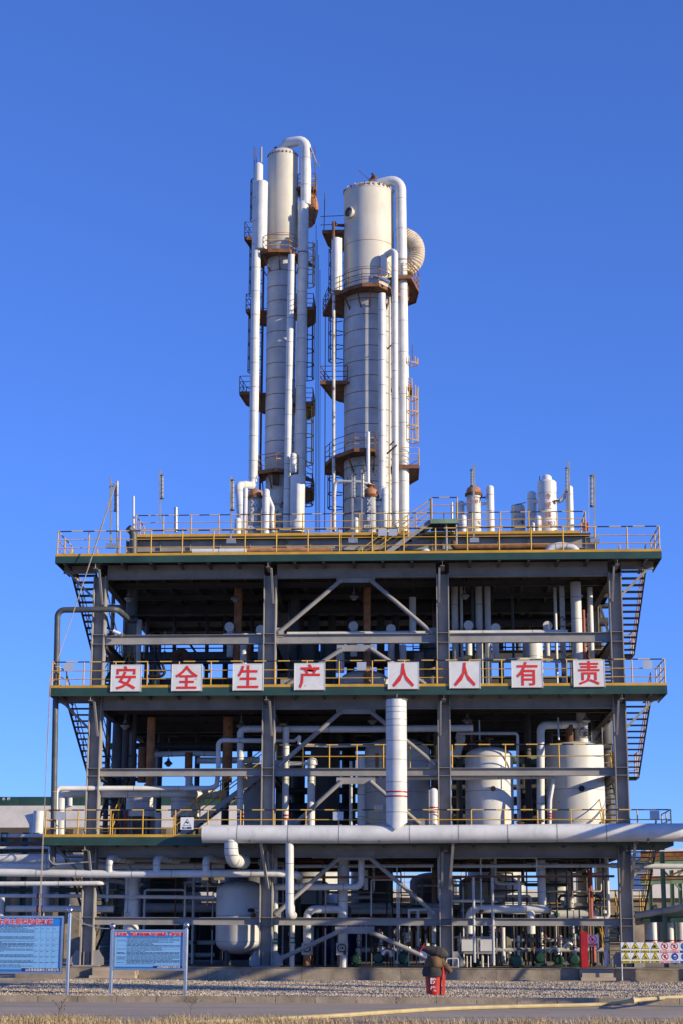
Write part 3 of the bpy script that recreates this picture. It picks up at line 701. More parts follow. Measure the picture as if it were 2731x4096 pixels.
a, b = at(1466, 745, 12.6), at(1495, 702, 12.4); st = rod('rusty_stub', T2, a-(b-a)*.3, b, .10, 'rust', 14); rod('flange', st, b-(b-a)*.06, b+(b-a)*.06, .19, 'rust', 16)
rod('lightning_rod', T2, at(1510, 748, 12.7), at(1431, 681, 12.7), .014, 'rust_brown', 5)
plat(T2, xb, YB_, Z(1136, YB_-2.2, 1473), [(-1.3, 2.2), (-2.34, 1.9), (-1.8, -.67), (-.9, -1.75), (-.25, -2.2), (.55, -2.2), (1.96, -.1), (1.3, 1.0)], .80, 'rust', 'rust_brown')
plat(T2, xb, YB_, Z(1105, YB_-.9, 1640), [(1.2, -.9), (2.1, -.9), (2.45, 1.0), (2.3, 2.5), (1.7, 3.1)], .9, 'rust', 'yellow')
plat(T2, xb, YB_, Z(924, YB_-.3, 1330), [(-1.0, -.3), (-2.25, -.3), (-2.08, 1.3), (-1.85, 2.0), (-1.0, 2.2)], 0, struts=False)
plat(T2, xb, YB_, Z(1527, YB_-.9, 1330), [(-1.0, -.9), (-2.28, -.9), (-1.86, 1.5), (-1.2, 2.4), (-.4, 2.4)], .80, 'rust_brown', 'rust_brown', False)
plat(T2, xb, YB_, Z(1797, YB_-2.2, 1430), [(-1.4, 2.2), (-2.2, 2.0), (-2.1, .4), (-1.6, -.95), (-.62, -2.2), (.35, -2.2), (.35, -1.0)], .84, 'rust_brown', 'yellow')
plat(T2, xb, YB_, Z(1863, YB_-.8, 1650), [(1.2, -.8), (2.42, -.8), (2.36, 1.4), (1.9, 2.4)], .9, 'yellow', 'yellow', False)
plat(T2, xb, YB_, Z(1552, YB_-.6, 1640), [(1.2, -.6), (2.1, -.6), (2.05, .5), (1.3, .9)], .5, 'yellow', 'yellow', False)
for p0, p1, mm in ((1870, 1580, 'yellow'), (1560, 1465, 'yellow')): ladder(T2, X(1612, 1700, YB_-.2), YB_-.3, Z(p0, YB_, 1640), Z(p1, YB_, 1640), -10, True, mm)
for p0, p1 in ((2125, 1895), (1530, 1270), (1250, 1010)): ladder(T2, X(1372, 1600, YB_), YB_+.3, Z(p0, YB_, 1340), Z(p1, YB_, 1340), 185, True, 'rust_brown')
rod('mast', T2, at(1647, 1460, 13), at(1647, 1380, 13), .022, 'rust_brown', 6); rod('mast', T2, at(1297, 945, 13), at(1301, 768, 13), .022, 'rust_brown', 6)
for py in (866, 900): rod('davit', T2, at(1283, py, 13.2), at(1380, py-4, 13.2), .018, 'rust_brown', 6)
for (xx, yy) in ((1553, 1380), (1563, 1765)): bar('bracket_arm', T2, at(xx-6, yy+16, 11.6), at(xx+10, yy, 11.2), .05, .05, 'rust_brown')
bar('bracket_arm', T2, at(1545, 1815, 11.4), at(1585, 1780, 11.0), .06, .06, 'rust_brown')
v = [(0, 0, 0)]
# its pipes
pipe('large white overhead pipe looping from the wide tower top down its side', [Vector((xb+.3, YB_, zbt-.3)), (1490, 752, 12.9), (1505, 738, 12.85), (1600, 715, 12.55), (1611, 1500, 12.55), (1612, 2128, 12.55)], .262, 'white', .55, seams=1.5)
pipe('slender white pipe elbowing from the wide tower drum down to the deck', [(1530, 1035, 11.9), (1545, 1018, 11.7), (1577, 1000, 11.4), (1577, 1300, 11.4), (1580, 2128, 11.4)], .152, 'white', .32, seams=1.3)
pipe('short white drop leg under the wide tower elbow', [(1533, 1022, 11.75), (1533, 1100, 11.75)], .16, 'white')
riser('white riser running down the face of the wide tower', 1525, 1175, 1527, 2128, 11.25, .18)
o = riser('white insulated leg left of the wide tower with a thin rusty neck', 1347, 955, 1347, 1165, 12.2, .235, seams=0)
pipe('thin weathered pipe down the left of the wide tower', [(1378, 903, 12.9), (1345, 900, 12.3), (1335, 882, 12.1), (1335, 960, 12.1)], .075, 'rust_brown', .15)
riser('flaking grey pipe running down the left of the wide tower', 1336, 1180, 1336, 2125, 12.0, .078, 'white_rusty', 0)
bellows('big cream corrugated duct bend curving off the wide tower', [at(1590, 945, 13.4), at(1625, 948, 13.3), at(1655, 972, 13.2), at(1664, 1010, 13.2), at(1655, 1048, 13.2), at(1628, 1075, 13.3), at(1620, 1090, 13.3)], .41, 'bellows', 26, .035)
o = pipe('foil wrapped pipe bend on the wide tower platform', [(1485, 1110, 10.95), (1493, 1100, 10.9), (1520, 1112, 10.9), (1555, 1130, 10.9)], .10, 'foil', .2)
riser('thin white vent pipe through the lower wide tower platform', 1470, 1728, 1470, 1945, 10.7, .085, seams=0)
pipe('thin cream rod conduit climbing between tower and pipes', [(1300, 2120, 12.6), (1303, 1265, 12.6)], .02, 'rust_brown', 0)
for i, px in enumerate((1404, 1420)): pass
# sunlit edge of the shell between the pipes, put in as a cream rod
o = pipe('cream strip added for the sunlit edge of the wide tower between pipes', [(1556, 2125, 11.75), (1556, 1190, 11.75)], .045, 'cream', 0)

# ================================================================ CONDENSERS ON THE UPPER DECK
def condenser(label, px, pyt, pyb, Y, r, m, letters, lm, domem='rust_orange', skirt='rust'):
    x = X(px, (pyt+pyb)/2, Y); zt = Z(pyt, Y, px); h = zt-Z4
    R = thing('condenser', (x, Y, Z4), label, 'condenser')
    lathe('skirt', R, (x, Y, Z4), [(r*1.35, 0), (r*1.1, .28)], skirt, 28)
    lathe('body', R, (x, Y, Z4+.28), [(r, 0), (r, h-.28-.42)], m, 32)
    for z in (Z4+.32, zt-.40): 
        f = lathe('flange', R, (x, Y, z-.05), [(r, 0), (r*1.22, .005), (r*1.22, .05), (r, .055)], 'rust', 30); f2 = lathe('flange', R, (x, Y, z+.012), [(r, 0), (r*1.22, .005), (r*1.22, .05), (r, .055)], 'rust', 30)
        for k in range(18):
            a = 2*math.pi*k/18; rod('bolt', f, (x+r*1.13*math.cos(a), Y+r*1.13*math.sin(a), z-.075), (x+r*1.13*math.cos(a), Y+r*1.13*math.sin(a), z+.085), .016, 'rust_brown', 5)
    lathe('channel_head', R, (x, Y, zt-.34), [(r*1.0, 0), (r*1.0, .16)] + dome(r, .20, 5, .16)[1:], domem, 30)
    for i, s in enumerate(letters):
        text(s, R, (x, Y-r-.012, zt-.72-i*.37 - (.06 if i == len(letters)-1 else 0)), .25 if len(s) == 1 else .18, lm, bold=.006)
    return R, x, zt
R, x_, zt = condenser('grey condenser with rusty head and white painted number 2202', 1480, 1953, 2118, 9.4, .325, 'grey_vessel', ['冷', '凝', '器', 'E2202'], 'paint_white')
rod('neck', R, (x_, 9.4, zt-.02), (x_, 9.4, zt+.14), .12, 'rust', 14); lathe('neck_flange', R, (x_, 9.4, zt+.1), [(.2, 0), (.2, .06)], 'rust', 16)
pipe('flaking rusty pipe arching from the 2202 condenser head to the deck', [Vector((x_, 9.4, zt+.14)), (1477, 1938, 9.4), (1440, 1929, 9.4), (1342, 1926, 9.6), (1338, 1990, 9.6), (1338, 2125, 9.6)], .085, 'white_rusty', .2)
R, x_, zt = condenser('mottled condenser with orange head and white painted number 2403', 1022, 1958, 2116, 9.6, .33, 'grey_vessel', ['冷', '凝', '器', 'E2403'], 'paint_white')
R, x_, zt = condenser('rust streaked white condenser beside a capped pipe and lamp pole', 1893, 1946, 2120, 9.4, .33, 'white_rusty', ['E2301'], 'paint_red_old')
rod('neck', R, (x_, 9.4, zt-.02), (x_, 9.4, zt+.35), .07, 'cream', 12)
# white vessel 2303
x_ = X(2187, 2020, 9.6); zt = Z(1925, 9.6, 2187)
R = thing('condenser', (x_, 9.6, Z4), 'white upright condenser with round lid and red painted number 2303', 'condenser')
b_ = lathe('body', R, (x_, 9.6, Z4), [(.44, 0), (.44, zt-Z4-.08), (.38, zt-Z4)], 'white_tank', 36)
for z in (Z4+.55, Z4+1.6, zt-.62): ringmesh('cladding_seam', b_, (x_, 9.6, z), (0, 0, 1), .44, .02, .006, 'steel')
lathe('lid', R, (x_, 9.6, zt), [(.24, 0), (.24, .12)] + dome(.24, .2, 5, .12)[1:], 'white_tank', 24)
rod('lid_handle', R, (x_-.33, 9.5, zt), (x_-.33, 9.5, zt+.22), .02, 'black', 6)
for i, s in enumerate(['冷', '凝', '器', 'E2303']): text(s, R, (x_, 9.6-.453, zt-.82-i*.42), .24 if i < 3 else .2, 'paint_red_old', bold=.003)
def side_arm(label, p, q, r, bx=None):
    return pipe(label, [p, q], r, 'white', 0)
def c4(label, px, pyt, Y, r, m='white'): return capped(label, px, pyt, 2126, Y, r, m, zb=Z4)
c4('capped white pipe linked to the grey condenser numbered 2202', 1537, 1951, 9.2, .16); c4('short capped white pipe standing left of the 2202 condenser', 1421, 2069, 9.0, .115)
c4('capped white pipe with sloping branch by the mottled condenser', 1065, 1955, 9.2, .165); c4('short capped white pipe before the elbowed pipe near the 2403 condenser', 953, 2071, 9.2, .155)
c4('tall capped white pipe by the rust streaked condenser', 1959, 1941, 9.3, .175); c4('short capped white pipe left of the rust streaked condenser', 1850, 2059, 8.8, .155)
c4('tall capped white pipe right of the 2303 condenser', 2276, 1941, 9.4, .175); c4('domed white drum left of the 2303 condenser', 2126, 1964, 10.2, .215, 'white_tank')
c4('low white drum before the 2303 condenser', 2150, 2061, 9.0, .15); c4('squat white bottle before the domed drum', 2130, 2090, 8.8, .08)
c4('rust stained drum behind the green post', 2075, 2015, 10.6, .28, 'white_rusty')
c4('white capped leg left of the rust streaked condenser', 1842, 2003, 9.9, .16)
c4('slim white leg beside the mottled condenser', 982, 1950, 9.3, .11)
pipe('white link pipe from the rust streaked condenser to its left leg', [(1842, 2016, 9.8), (1878, 2016, 9.5)], .07, 'white', 0)
pipe('white link pipe from the rust streaked condenser to its right pipe', [(1905, 2016, 9.4), (1955, 2014, 9.3)], .07, 'white', 0)
pipe('white link pipe from the grey 2202 condenser to its right pipe', [(1490, 2018, 9.4), (1537, 2018, 9.2)], .09, 'white', 0)
pipe('white sloping elbow from the 2303 condenser to the tall capped pipe', [(2215, 2003, 9.5), (2240, 2005, 9.45), (2268, 1960, 9.4)], .10, 'white', .2)
pipe('white link pipe from the domed drum to the 2303 condenser', [(2126, 2005, 10.1), (2170, 2008, 9.7)], .09, 'white', 0)
pipe('sloping white branch beside the capped pipe of the 2403 condenser', [(1070, 1975, 9.3), (1093, 2030, 9.4), (1090, 2080, 9.4), (1096, 2130, 9.4)], .085, 'white', .2)
for px, py in ((1513, 2000), (2226, 2003), (1930, 1990)):
    r_ = thing('valve', at(px, py, 9.2), {1513: 'small black valve on the grey rusty headed condenser', 2226: 'small black valve on the white lidded condenser', 1930: 'small black valve on the rust streaked condenser'}[px], 'valve')
    p = at(px, py, 9.2); rod('spindle', r_, p+Vector((-.15, 0, 0)), p+Vector((.1, 0, 0)), .035, 'black', 8); rod('hand_wheel', r_, p+Vector((.08, 0, 0)), p+Vector((.11, 0, 0)), .09, 'black', 14)
r_ = thing('pipe_stand', at(2064, 2125, 9.0), 'dark green pipe frame standing on the upper deck', 'stand')
rod('post', r_, at(2047, 2128, 9.0), at(2047, 2022, 9.0), .035, 'green', 8); rod('arm', r_, at(2047, 2022, 9.0), at(2100, 2010, 9.4), .025, 'black', 6)
r_ = thing('fire_box', at(2340, 2128, 8.6), 'red fire hose box at the corner of the upper deck', 'box')
boxp('cabinet', r_, at(2330, 2126, 8.7), at(2350, 2090, 8.4), 'red'); boxp('door', r_, at(2331, 2124, 8.39)+Vector((0, -.004, 0)), at(2349, 2092, 8.37), 'red')

# ---------------------------------------------------------------- lamp poles along the deck railings
def lamp_pole(label, px, pyt, pyb, Y, lpx, lpt, lpb, box_=True, m='grey_vessel'):
    b = at(px, pyb, Y); t = at(px, pyt, Y); R = thing('lamp_pole', b, label, 'lamp')
    mid = b.lerp(t, .52)
    bar('pole', R, b, mid, .065, .065, m); bar('pole_top', R, mid, t, .085, .08, m)
    a, c = at(lpx, lpt, Y), at(lpx, lpb, Y)
    l = rod('lamp_tube', R, c, a, .05, 'lamp_glass', 10); L = (a-c).length
    for k in range(6): q = c.lerp(a, (k+.5)/6); ringmesh('guard_ring', l, q, (a-c), .05, .012, .012, 'steel_dark', 10)
    for q in (a, c): rod('end_cap', l, q-(a-c)*.02, q+(a-c)*.03, .075, 'steel_dark', 10)
    bar('bracket', R, at(px, lpt+6, Y), at(lpx, lpt+6, Y), .03, .03, 'steel_dark')
    if box_: box('junction_box', R, b+Vector((.02, -.06, .05)), (.36, .16, .18), 'galv')
lamp_pole('grey lamp pole with ropes slung over its head', 444, 1914, 2190, -1.15, 463, 1940, 2044)
lamp_pole('grey lamp pole with tube lamp standing between the roped pole and capped pipes', 642, 1878, 2080, 7.1, 651, 1902, 1994, False)
lamp_pole('grey lamp pole standing left of the elbowed white pipe', 925, 1906, 2172, -1.15, 933, 1922, 2040)
lamp_pole('grey lamp pole before the wide tower skirt', 1408, 1900, 2170, -1.15, 1414, 1905, 1990)
lamp_pole('grey lamp pole close to the 2202 condenser', 1445, 1880, 2125, 8.2, 1450, 1895, 1990, False)
lamp_pole('grey lamp pole before the rust streaked condenser', 1893, 1855, 2168, -1.15, 1885, 1880, 1945)
lamp_pole('grey lamp pole before the tall capped pipe', 2274, 1846, 2125, 8.2, 2264, 1874, 1967, False)
lamp_pole('grey lamp pole at the corner above the outer stair', 2375, 1893, 2170, -1.15, 2364, 1905, 2025)
tag(rod('signal_rod', None, at(2352, 2125, 8.0), at(2352, 1907, 8.0), .013, 'grey_vessel', 6), 'thin bare rod at the corner of the upper deck', 'rod')
vpipe('thin silver vent pipe beside the upper deck railing', 1806, 2010, 2130, 8.2, .06, 'galv')
tag(rod('vent_pipe', None, at(705, 2128, 8), at(705, 2030, 8), .085, 'galv', 12), 'short grey vent pipe behind the upper deck railing', 'pipe')
tag(rod('air_mast', None, at(536, 2130, 7.4), at(536, 1985, 7.4), .05, 'white', 10), 'thin white mast at the upper deck corner', 'mast')
pipe('rusty pole with pulley holding the ropes', [(471, 2222, -1.2), (471, 1924, -1.2)], .045, 'white_rusty', 0)
for i, (a, b) in enumerate((((466, 1932), (238, 2620)), ((460, 1936), (232, 2640)))):
    tag(tube('rope', None, [at(*a, -1.3), at((a[0]+b[0])/2, (a[1]+b[1])/2+4, -1.7), at(*b, -2.0)], .017, 'rope', 0, 5), 'slack pale rope slung from the lamp pole past the top deck', 'rope', 'hoist ropes')
for i, (a, b) in enumerate((((206, 2700), (156, 3680)), ((201, 2700), (162, 3680)))):
    tag(tube('rope', None, [at(*a, -1.9), at(*b, -1.7)], .013, 'rope', 0, 5), 'thin pale rope hanging straight down past the lowest deck', 'rope', 'hoist ropes hanging low')
pipe('dark grey pipe with elbow at the end post of the upper deck', [(535, 2222, 7.2), (535, 2130, 7.2), (515, 2112, 7.0)], .17, 'grey_pipe', .3)
pipe('grey pipe lying on the top deck under the upper deck', [(771, 2207, 5.0), (986, 2205, 5.0)], .12, 'white', 0, seams=1.2)
pipe('rust red pipe lying on the top deck behind the railing', [(986, 2200, 5.2), (1000, 2204, 5.2), (1330, 2201, 5.2)], .12, 'rust_orange', 0)
pipe('long rust red pipe lying on the top deck by the white elbow', [(1812, 2165, 4.6), (1812, 2190, 4.6), (2190, 2184, 4.6)], .13, 'rust', .2)
pipe('white pipe hump on the top deck beside the rust red pipe', [(2180, 2225, 4.2), (2200, 2190, 4.2), (2240, 2184, 4.2), (2290, 2190, 4.2), (2316, 2225, 4.2)], .17, 'white', .4, seams=.4)
pipe('white pipe hump on the top deck under the upper deck stair', [(1690, 2222, 4.0), (1700, 2200, 4.0), (1712, 2222, 4.0)], .15, 'white', .25)
for px, lab in ((1528, 'pale plate on the top deck railing, left of its twin'), (1569, 'pale plate on the top deck railing, right of its twin')):
    tag(boxp('notice_plate', None, at(px-17, 2143, YF-.02), at(px+17, 2115, YF-.032), 'plate_grey'), 'blank pale notice plate hung on the top deck railing', 'plate', 'twin plates on the top railing')
# ================================================================ FRONT: the big pipes and the character boards
YP = -1.85
o = pipe('huge white horizontal pipe along the front of the lowest deck', [(812, 3336, YP), (1500, 3338, YP), (2560, 3330, YP), (2745, 3330, YP), Vector((10.2, -.2, 5.2)), Vector((10.9, 2.5, 5.2))], .335, 'white', .6, seams=1.75)
for px in (1030, 1795, 2545):
    q = at(px, 3371, YP); rod('pipe_foot', o, q+Vector((0, 0, .06)), q+Vector((0, 0, -.04)), .07, 'rust', 10)
for px in (1000, 1515, 2035, 2590): q = at(px, 3362, YP-.2); box('drain_lug', o, q, (.05, .1, .16), 'steel_dark')
for px in (1045, 1810, 2538):
    a, b = at(px, 3372, YP), at(px+(28 if px < 1200 else -14), 3555, -.45)
    tag(bar('support_strut', None, a, b, .10, .10, 'steel'), {1045: 'slanting grey strut under the huge pipe before a column, near the white elbow', 1810: 'slanting grey strut under the huge pipe, before the grey poles', 2538: 'slanting grey strut under the huge pipe by the outer stairs'}[px], 'strut')
# standing pipe with mitred foot
zt_, zb_ = Z(2800, YP, 1583), Z(3290, YP, 1583); xv = X(1583, 3000, YP); r = .395
N = 24; V, F = [], []
for k in range(N):
    a = 2*math.pi*k/N; V.append((xv+r*math.cos(a), YP+r*math.sin(a), zb_-.32*(1-abs(math.cos(a)))))
for zz in [zb_+.5+i*1.0 for i in range(int((zt_-zb_-.8)/1.0)+1)]+[zt_-.1]:
    for k in range(N): a = 2*math.pi*k/N; V.append((xv+r*math.cos(a), YP+r*math.sin(a), zz))
for k in range(N): a = 2*math.pi*k/N; V.append((xv+r*.97*math.cos(a), YP+r*.97*math.sin(a), zt_))
for j in range(len(V)//N-1):
    for k in range(N): F.append((j*N+k, j*N+(k+1) % N, (j+1)*N+(k+1) % N, (j+1)*N+k))
F.append(tuple(range(len(V)-N, len(V)))); F.append(tuple(range(N))[::-1])
vp = mesh_obj('pipe', None, V, F, 'white', True); tag(vp, 'stout white standing pipe with two red bands and pointed mitred foot', 'pipe')
for py in (2830, 2850, 2880, 2905, 2965, 3040, 3130, 3250): ringmesh('cladding_seam', vp, (xv, YP, Z(py, YP, 1583)), (0, 0, 1), r, .022, .006, 'steel', 28)
for py in (3169, 3187): ringmesh('red_band', vp, (xv, YP, Z(py, YP, 1583)), (0, 0, 1), r, .055, .008, 'red', 28)
lathe('end_ring', vp, (xv+.03, YP+.05, zt_-.03), [(r*1.0, 0), (r*1.04, 0), (r*1.04, .06), (r*.9, .07)], 'steel_dark', 28)
hk = rod('hook_plate', vp, at(1583, 2790, YP), at(1583, 2775, YP), .05, 'steel_dark', 8)
pipe('white elbow dropping from the huge pipe and turning back under the deck', [(926, 3350, YP), (926, 3440, YP), Vector((X(926, 3440, YP)+.35, -.6, Z(3440, YP, 926)-.02))], .26, 'white', .42, seams=.22)
pipe('white front drop pipe from the huge pipe with elbow at the lower beam', [(1160, 3370, YP+.05), (1160, 3660, YP+.05), Vector((X(1160, 3660, YP), -.3, Z(3660, YP, 1160)))], .155, 'white', .2, seams=.9)

chars = '安全生产人人有责'
cxs = [(506, 2713), (749, 2711), (994, 2709), (1240, 2707), (1611, 2703), (1857, 2700), (2106, 2697), (2354, 2694)]
labs = ['square white board with red character of roof over woman, peeling corner', 'square white board with red character of roof stroke over king shape', 'square white board with red character of plant shape, fourth stroke baseline', 'square white board with red character of upright over long left sweep', 'white board with two stroke red character, above the stout standing pipe', 'white board with two stroke red character, behind it a column', 'square white board with red character over moon shape', 'square white board with red character over shell shape, nearest the corner']
labs = ['white board with red character, its lower corner peeling away', 'red character board next after the peeling one', 'third red character board counted from the peeling one', 'fourth red character board, last before the gap in the row', 'red character board above the stout standing pipe', 'two stroke red character board following the one above the standing pipe', 'red character board last but one before the pipe rack end', 'red character board ending the row towards the pipe rack']
for (px, py), ch, lb in zip(cxs, chars, labs):
    c = at(px, py, YF-.06); s = 1.20; hh = 1.06
    b = box('character_board', None, c, (s, .02, hh), 'sign_white'); tag(b, lb, 'sign', 'safety slogan boards')
    for sx in (-1, 1): box('frame_edge', b, c+Vector((sx*(s/2-.012), -.014, 0)), (.022, .012, hh-.01), 'sign_white'); 
    for sz in (-1, 1): box('frame_edge', b, c+Vector((0, -.0145, sz*(hh/2-.012))), (s-.05, .012, .022), 'rust' if sz < 0 else 'sign_white')
    text(ch, b, c+Vector((0, -.022, .02)), .76, 'sign_red', 'character', bold=.012, sx=.90)
for px, py, lb in ((276, 2669, 'blank grey plate on the character board railing at the rope end'), (2588, 2659, 'blank grey plate on the character board railing at the corner past the board row'), (1444, 2665, 'blank pale plate on the railing between the gap in the board row'), (244, 3264, 'blank grey plate on the lowest railing at the rope end'), (1352, 3264, 'blank pale plate on the railing above the huge pipe, between standing pipes'), (2616, 3260, 'blank grey plate on the lowest railing at the far corner')):
    c = at(px, py, YF-.03); tag(box('notice_plate', None, c, (.36, .012, .32), 'plate_grey'), lb, 'plate')
c = at(750, 3294, YF-.04); b = box('warning_plate', None, c, (.50, .012, .46), 'sign_plain'); tag(b, 'white slip hazard plate with triangle, hung on the lowest railing', 'sign')
def tri(parent, c, w, y, m, m2, name='triangle'):
    h = w*.86
    for k, (sc, mm, dy) in enumerate(((1, m, 0), (.80, m2, -.004))):
        v = [(c.x-w/2*sc, y+dy, c.z-h*.40*sc - (0 if k == 0 else h*.02)), (c.x+w/2*sc, y+dy, c.z-h*.40*sc-(0 if k == 0 else h*.02)), (c.x, y+dy, c.z+h*.60*sc-(0 if k == 0 else h*.02))]
        v += [(a, b_+.003, c_) for a, b_, c_ in v]
        mesh_obj(name if k == 0 else 'triangle_field', parent, v, [(0, 1, 2), (5, 4, 3), (0, 3, 4, 1), (1, 4, 5, 2), (2, 5, 3, 0)], mm)
tri(b, c+Vector((0, 0, .02)), .30, c.y-.011, 'green', 'sign_plain'); box('figure', b, c+Vector((0, -.02, .04)), (.12, .004, .05), 'green', Quaternion((0, 1, 0), .5)); text('当心滑跌', b, c+Vector((0, -.011, -.165)), .075, 'ink', bold=.002)
# dark grey service pipe outside the rope end
pipe('tall dark grey pipe outside the rope end, elbowing in under the top deck', [(212, 3470, -.7), (213, 3440, -.7), (222, 2900, -.7), (232, 2440, -.7), (470, 2437, -.7), (520, 2480, 1.5), (540, 2470, 3.0)], .115, 'grey_pipe', .28, seams=4)
pipe('thin white conduit looping under the lowest deck corner', [(198, 3385, -.9), (198, 3440, -.9), (215, 3458, -.9), (385, 3446, -.5)], .03, 'galv', .15)

# ================================================================ LAMPS UNDER THE DECKS
def bell(px, py, Y, label):
    p = at(px, py, Y); R = thing('bell_lamp', p, label, 'lamp', 'bell lamps under the decks')
    rod('stem', R, p+Vector((0, 0, .15)), p+Vector((0, 0, 1.1)), .018, 'galv', 6)
    lathe('lamp_shade', R, p+Vector((0, 0, -.12)), [(.0, .0), (.13, .01), (.17, .04), (.20, .09), (.14, .14), (.07, .2), (.05, .30), (0, .31)], 'galv', 16)
    lathe('lamp_glass', R, p+Vector((0, 0, -.2)), [(0, 0), (.09, .03), (.11, .085)], 'lamp_glass', 14)
L1 = 'pale bell shaped lamp hanging under the %s'
for px, py, lb in ((517, 2391, 'top deck by the dark pipe elbow'), (943, 2391, 'top deck beside the second column'), (1413, 2384, 'top deck between the slanting braces'), (1856, 2380, 'top deck beside the third column'), (2310, 2380, 'top deck by the tall white pipe'),
                   (502, 2900, 'character board deck above the twin small vessels'), (966, 2900, 'character board deck beside the second column'), (1487, 2880, 'character board deck between the slanting braces'), (1866, 2878, 'character board deck above the domed vessel'), (2340, 2880, 'character board deck above the wide vessel')):
    bell(px, py, 3.0, L1 % lb)
for px, py, lb in ((660, 2620, 'far back, in the bay of the dark pipe loops'), (1050, 2630, 'far back beside the second column'), (675, 3050, 'far back between rusty pipes')): bell(px, py, 9.0, 'dark bell shaped lamp hanging ' + lb)

# ================================================================ TOP STOREY (behind the character boards)
def row(lst):
    for l in lst: l()
P = pipe; VP = vpipe
def vh(label, px, pyt, pyb, Y, r, m='white', **k): return vpipe(label, px, pyt, pyb, Y, r, m, **k)
P('white pipe resting on the high beam between the slanting braces', [(1150, 2536, .9), (1760, 2532, .9)], .085, 'white', 0, seams=2)
P('white pipe resting on the high beam ending beside the third column', [(1790, 2532, .9), (2268, 2529, .9)], .10, 'white', 0, seams=2)
P('short pale pipe on the high beam beside the second column', [(896, 2541, .9), (1045, 2540, .9)], .075, 'white', 0)
for px, py, lb in ((919, 2508, 'round pale blank flange high in the bay of the second column'), (1044, 2520, 'small round blank flange behind the second column'), (1411, 2505, 'round pale blank flange between the slanting braces'), (1561, 2516, 'small round blank flange right of the braces'), (1872, 2502, 'round pale blank flange high beside the third column'), (1980, 2513, 'smaller round blank flange beside its neighbour'), (2188, 2504, 'round pale blank flange beside the rusty pipe')):
    p = at(px, py, 3.5); R = thing('blind_flange', p, lb, 'flange', 'blind flanges'); rod('cover', R, p, p+Vector((0, -.05, 0)), .20, 'white_tank', 18); rod('nozzle', R, p+Vector((0, .005, 0)), p+Vector((0, .8, 0)), .14, 'white', 14); vp_ = rod('stand', R, p+Vector((0, .4, -1.2)), p+Vector((0, .4, 0)), .14, 'white', 12)
vh('tall thick white pipe through the top storey behind the last character board', 2306, 2330, 2800, 2.5, .215, 'white', seams=.9)
vh('thin pinkish pipe beside the tall thick white pipe', 2336, 2440, 2760, 2.8, .06, 'red_faded'); vh('pale pipe between the thick white pipe and end column', 2363, 2350, 2780, 3.2, .11, 'white')
vh('rust patched pipe left of the tall thick white pipe', 2250, 2330, 2790, 2.9, .105, 'white_rusty', seams=.8); vh('slim pale pipe left of the rust patched pipe', 2222, 2350, 2770, 3.4, .065, 'white_tank')
for px, r, m, lb in ((1818, .14, 'white', 'white pipe rising right of the third column'), (1845, .06, 'white_tank', 'slim pale pipe near the third column'), (1915, .15, 'white', 'white pipe rising mid bay behind the sixth character board'), (1950, .13, 'white_tank', 'pale pipe with flared foot behind the sixth character board'), (1890, .07, 'grey_pipe', 'dark pipe rising behind the sixth character board'), (2050, .055, 'steel_dark', 'dark slim pipe near the last board but one')):
    vh(lb+', top storey', px, 2330, 2770, 4.5, r, m, seams=1.2 if m == 'white' else 0)
P('white pipe crossing behind the last boards but one', [(1931, 2638, 2.0), (2120, 2638, 2.0), (2240, 2645, 2.0)], .075, 'white', 0, seams=1.2)
vh('dark grey drum pipe below the dark elbow, top storey', 530, 2325, 2490, 3.2, .24, 'grey_pipe'); vh('grey pipe dropping behind the peeling board', 555, 2480, 2780, 3.6, .11, 'tower_grey')
P('black pipe looping down behind the board after the peeling one', [(640, 2570, 3), (640, 2620, 3), (662, 2690, 3), (650, 2705, 3), (590, 2705, 3)], .06, 'black', .15); vh('black pipe behind the peeling board', 622, 2570, 2760, 3.2, .06, 'black')
P('rusty dark elbow above the board after the peeling one', [(700, 2780, 4.2), (700, 2620, 4.2), (735, 2600, 4.2), (760, 2660, 4.2)], .16, 'rust_brown', .3)
P('dark conduit strung across the storey behind the peeling board and its neighbour', [(600, 2594, 5.5), (1040, 2592, 5.5)], .028, 'black', 0); P('dark conduit strung across behind the last boards but one', [(1650, 2594, 5.5), (2420, 2585, 5.5)], .028, 'black', 0)
P('dark channel beam across the back behind the peeling board and its neighbour', [(590, 2646, 7.0), (1046, 2640, 7.0)], .07, 'black', 0)
vh('pale pipe above the third character board', 975, 2560, 2780, 2.4, .135, 'white_tank'); vh('rust brown pipe above the third character board', 952, 2330, 2780, 4.0, .17, 'rust_orange'); vh('rust brown pipe right of the third character board', 996, 2560, 2780, 3.2, .09, 'rust')
vh('rust red pipe standing in the great domed vessel', 1466, 2340, 2760, 3.2, .15, 'rust_orange'); vh('white pipe left of the rust red pipe, top storey', 1360, 2560, 2690, 4.0, .16, 'white'); vh('white pipe right of the braces, top storey', 1610, 2580, 2760, 3.6, .14, 'white', seams=1)
vh('white pipe falling right of the high brace', 1648, 2390, 2530, 4.0, .145, 'white'); vh('dark duct behind the second column', 1235, 2560, 2770, 5.0, .28, 'steel_dark')
vh('dark stout duct between braces', 1310, 2560, 2770, 6.0, .30, 'grey_pipe'); vh('dark stout duct behind the sixth character board', 1720, 2560, 2770, 6.0, .28, 'grey_pipe'); vh('dark duct behind the fourth character board', 1180, 2330, 2770, 5.5, .2, 'steel_dark')
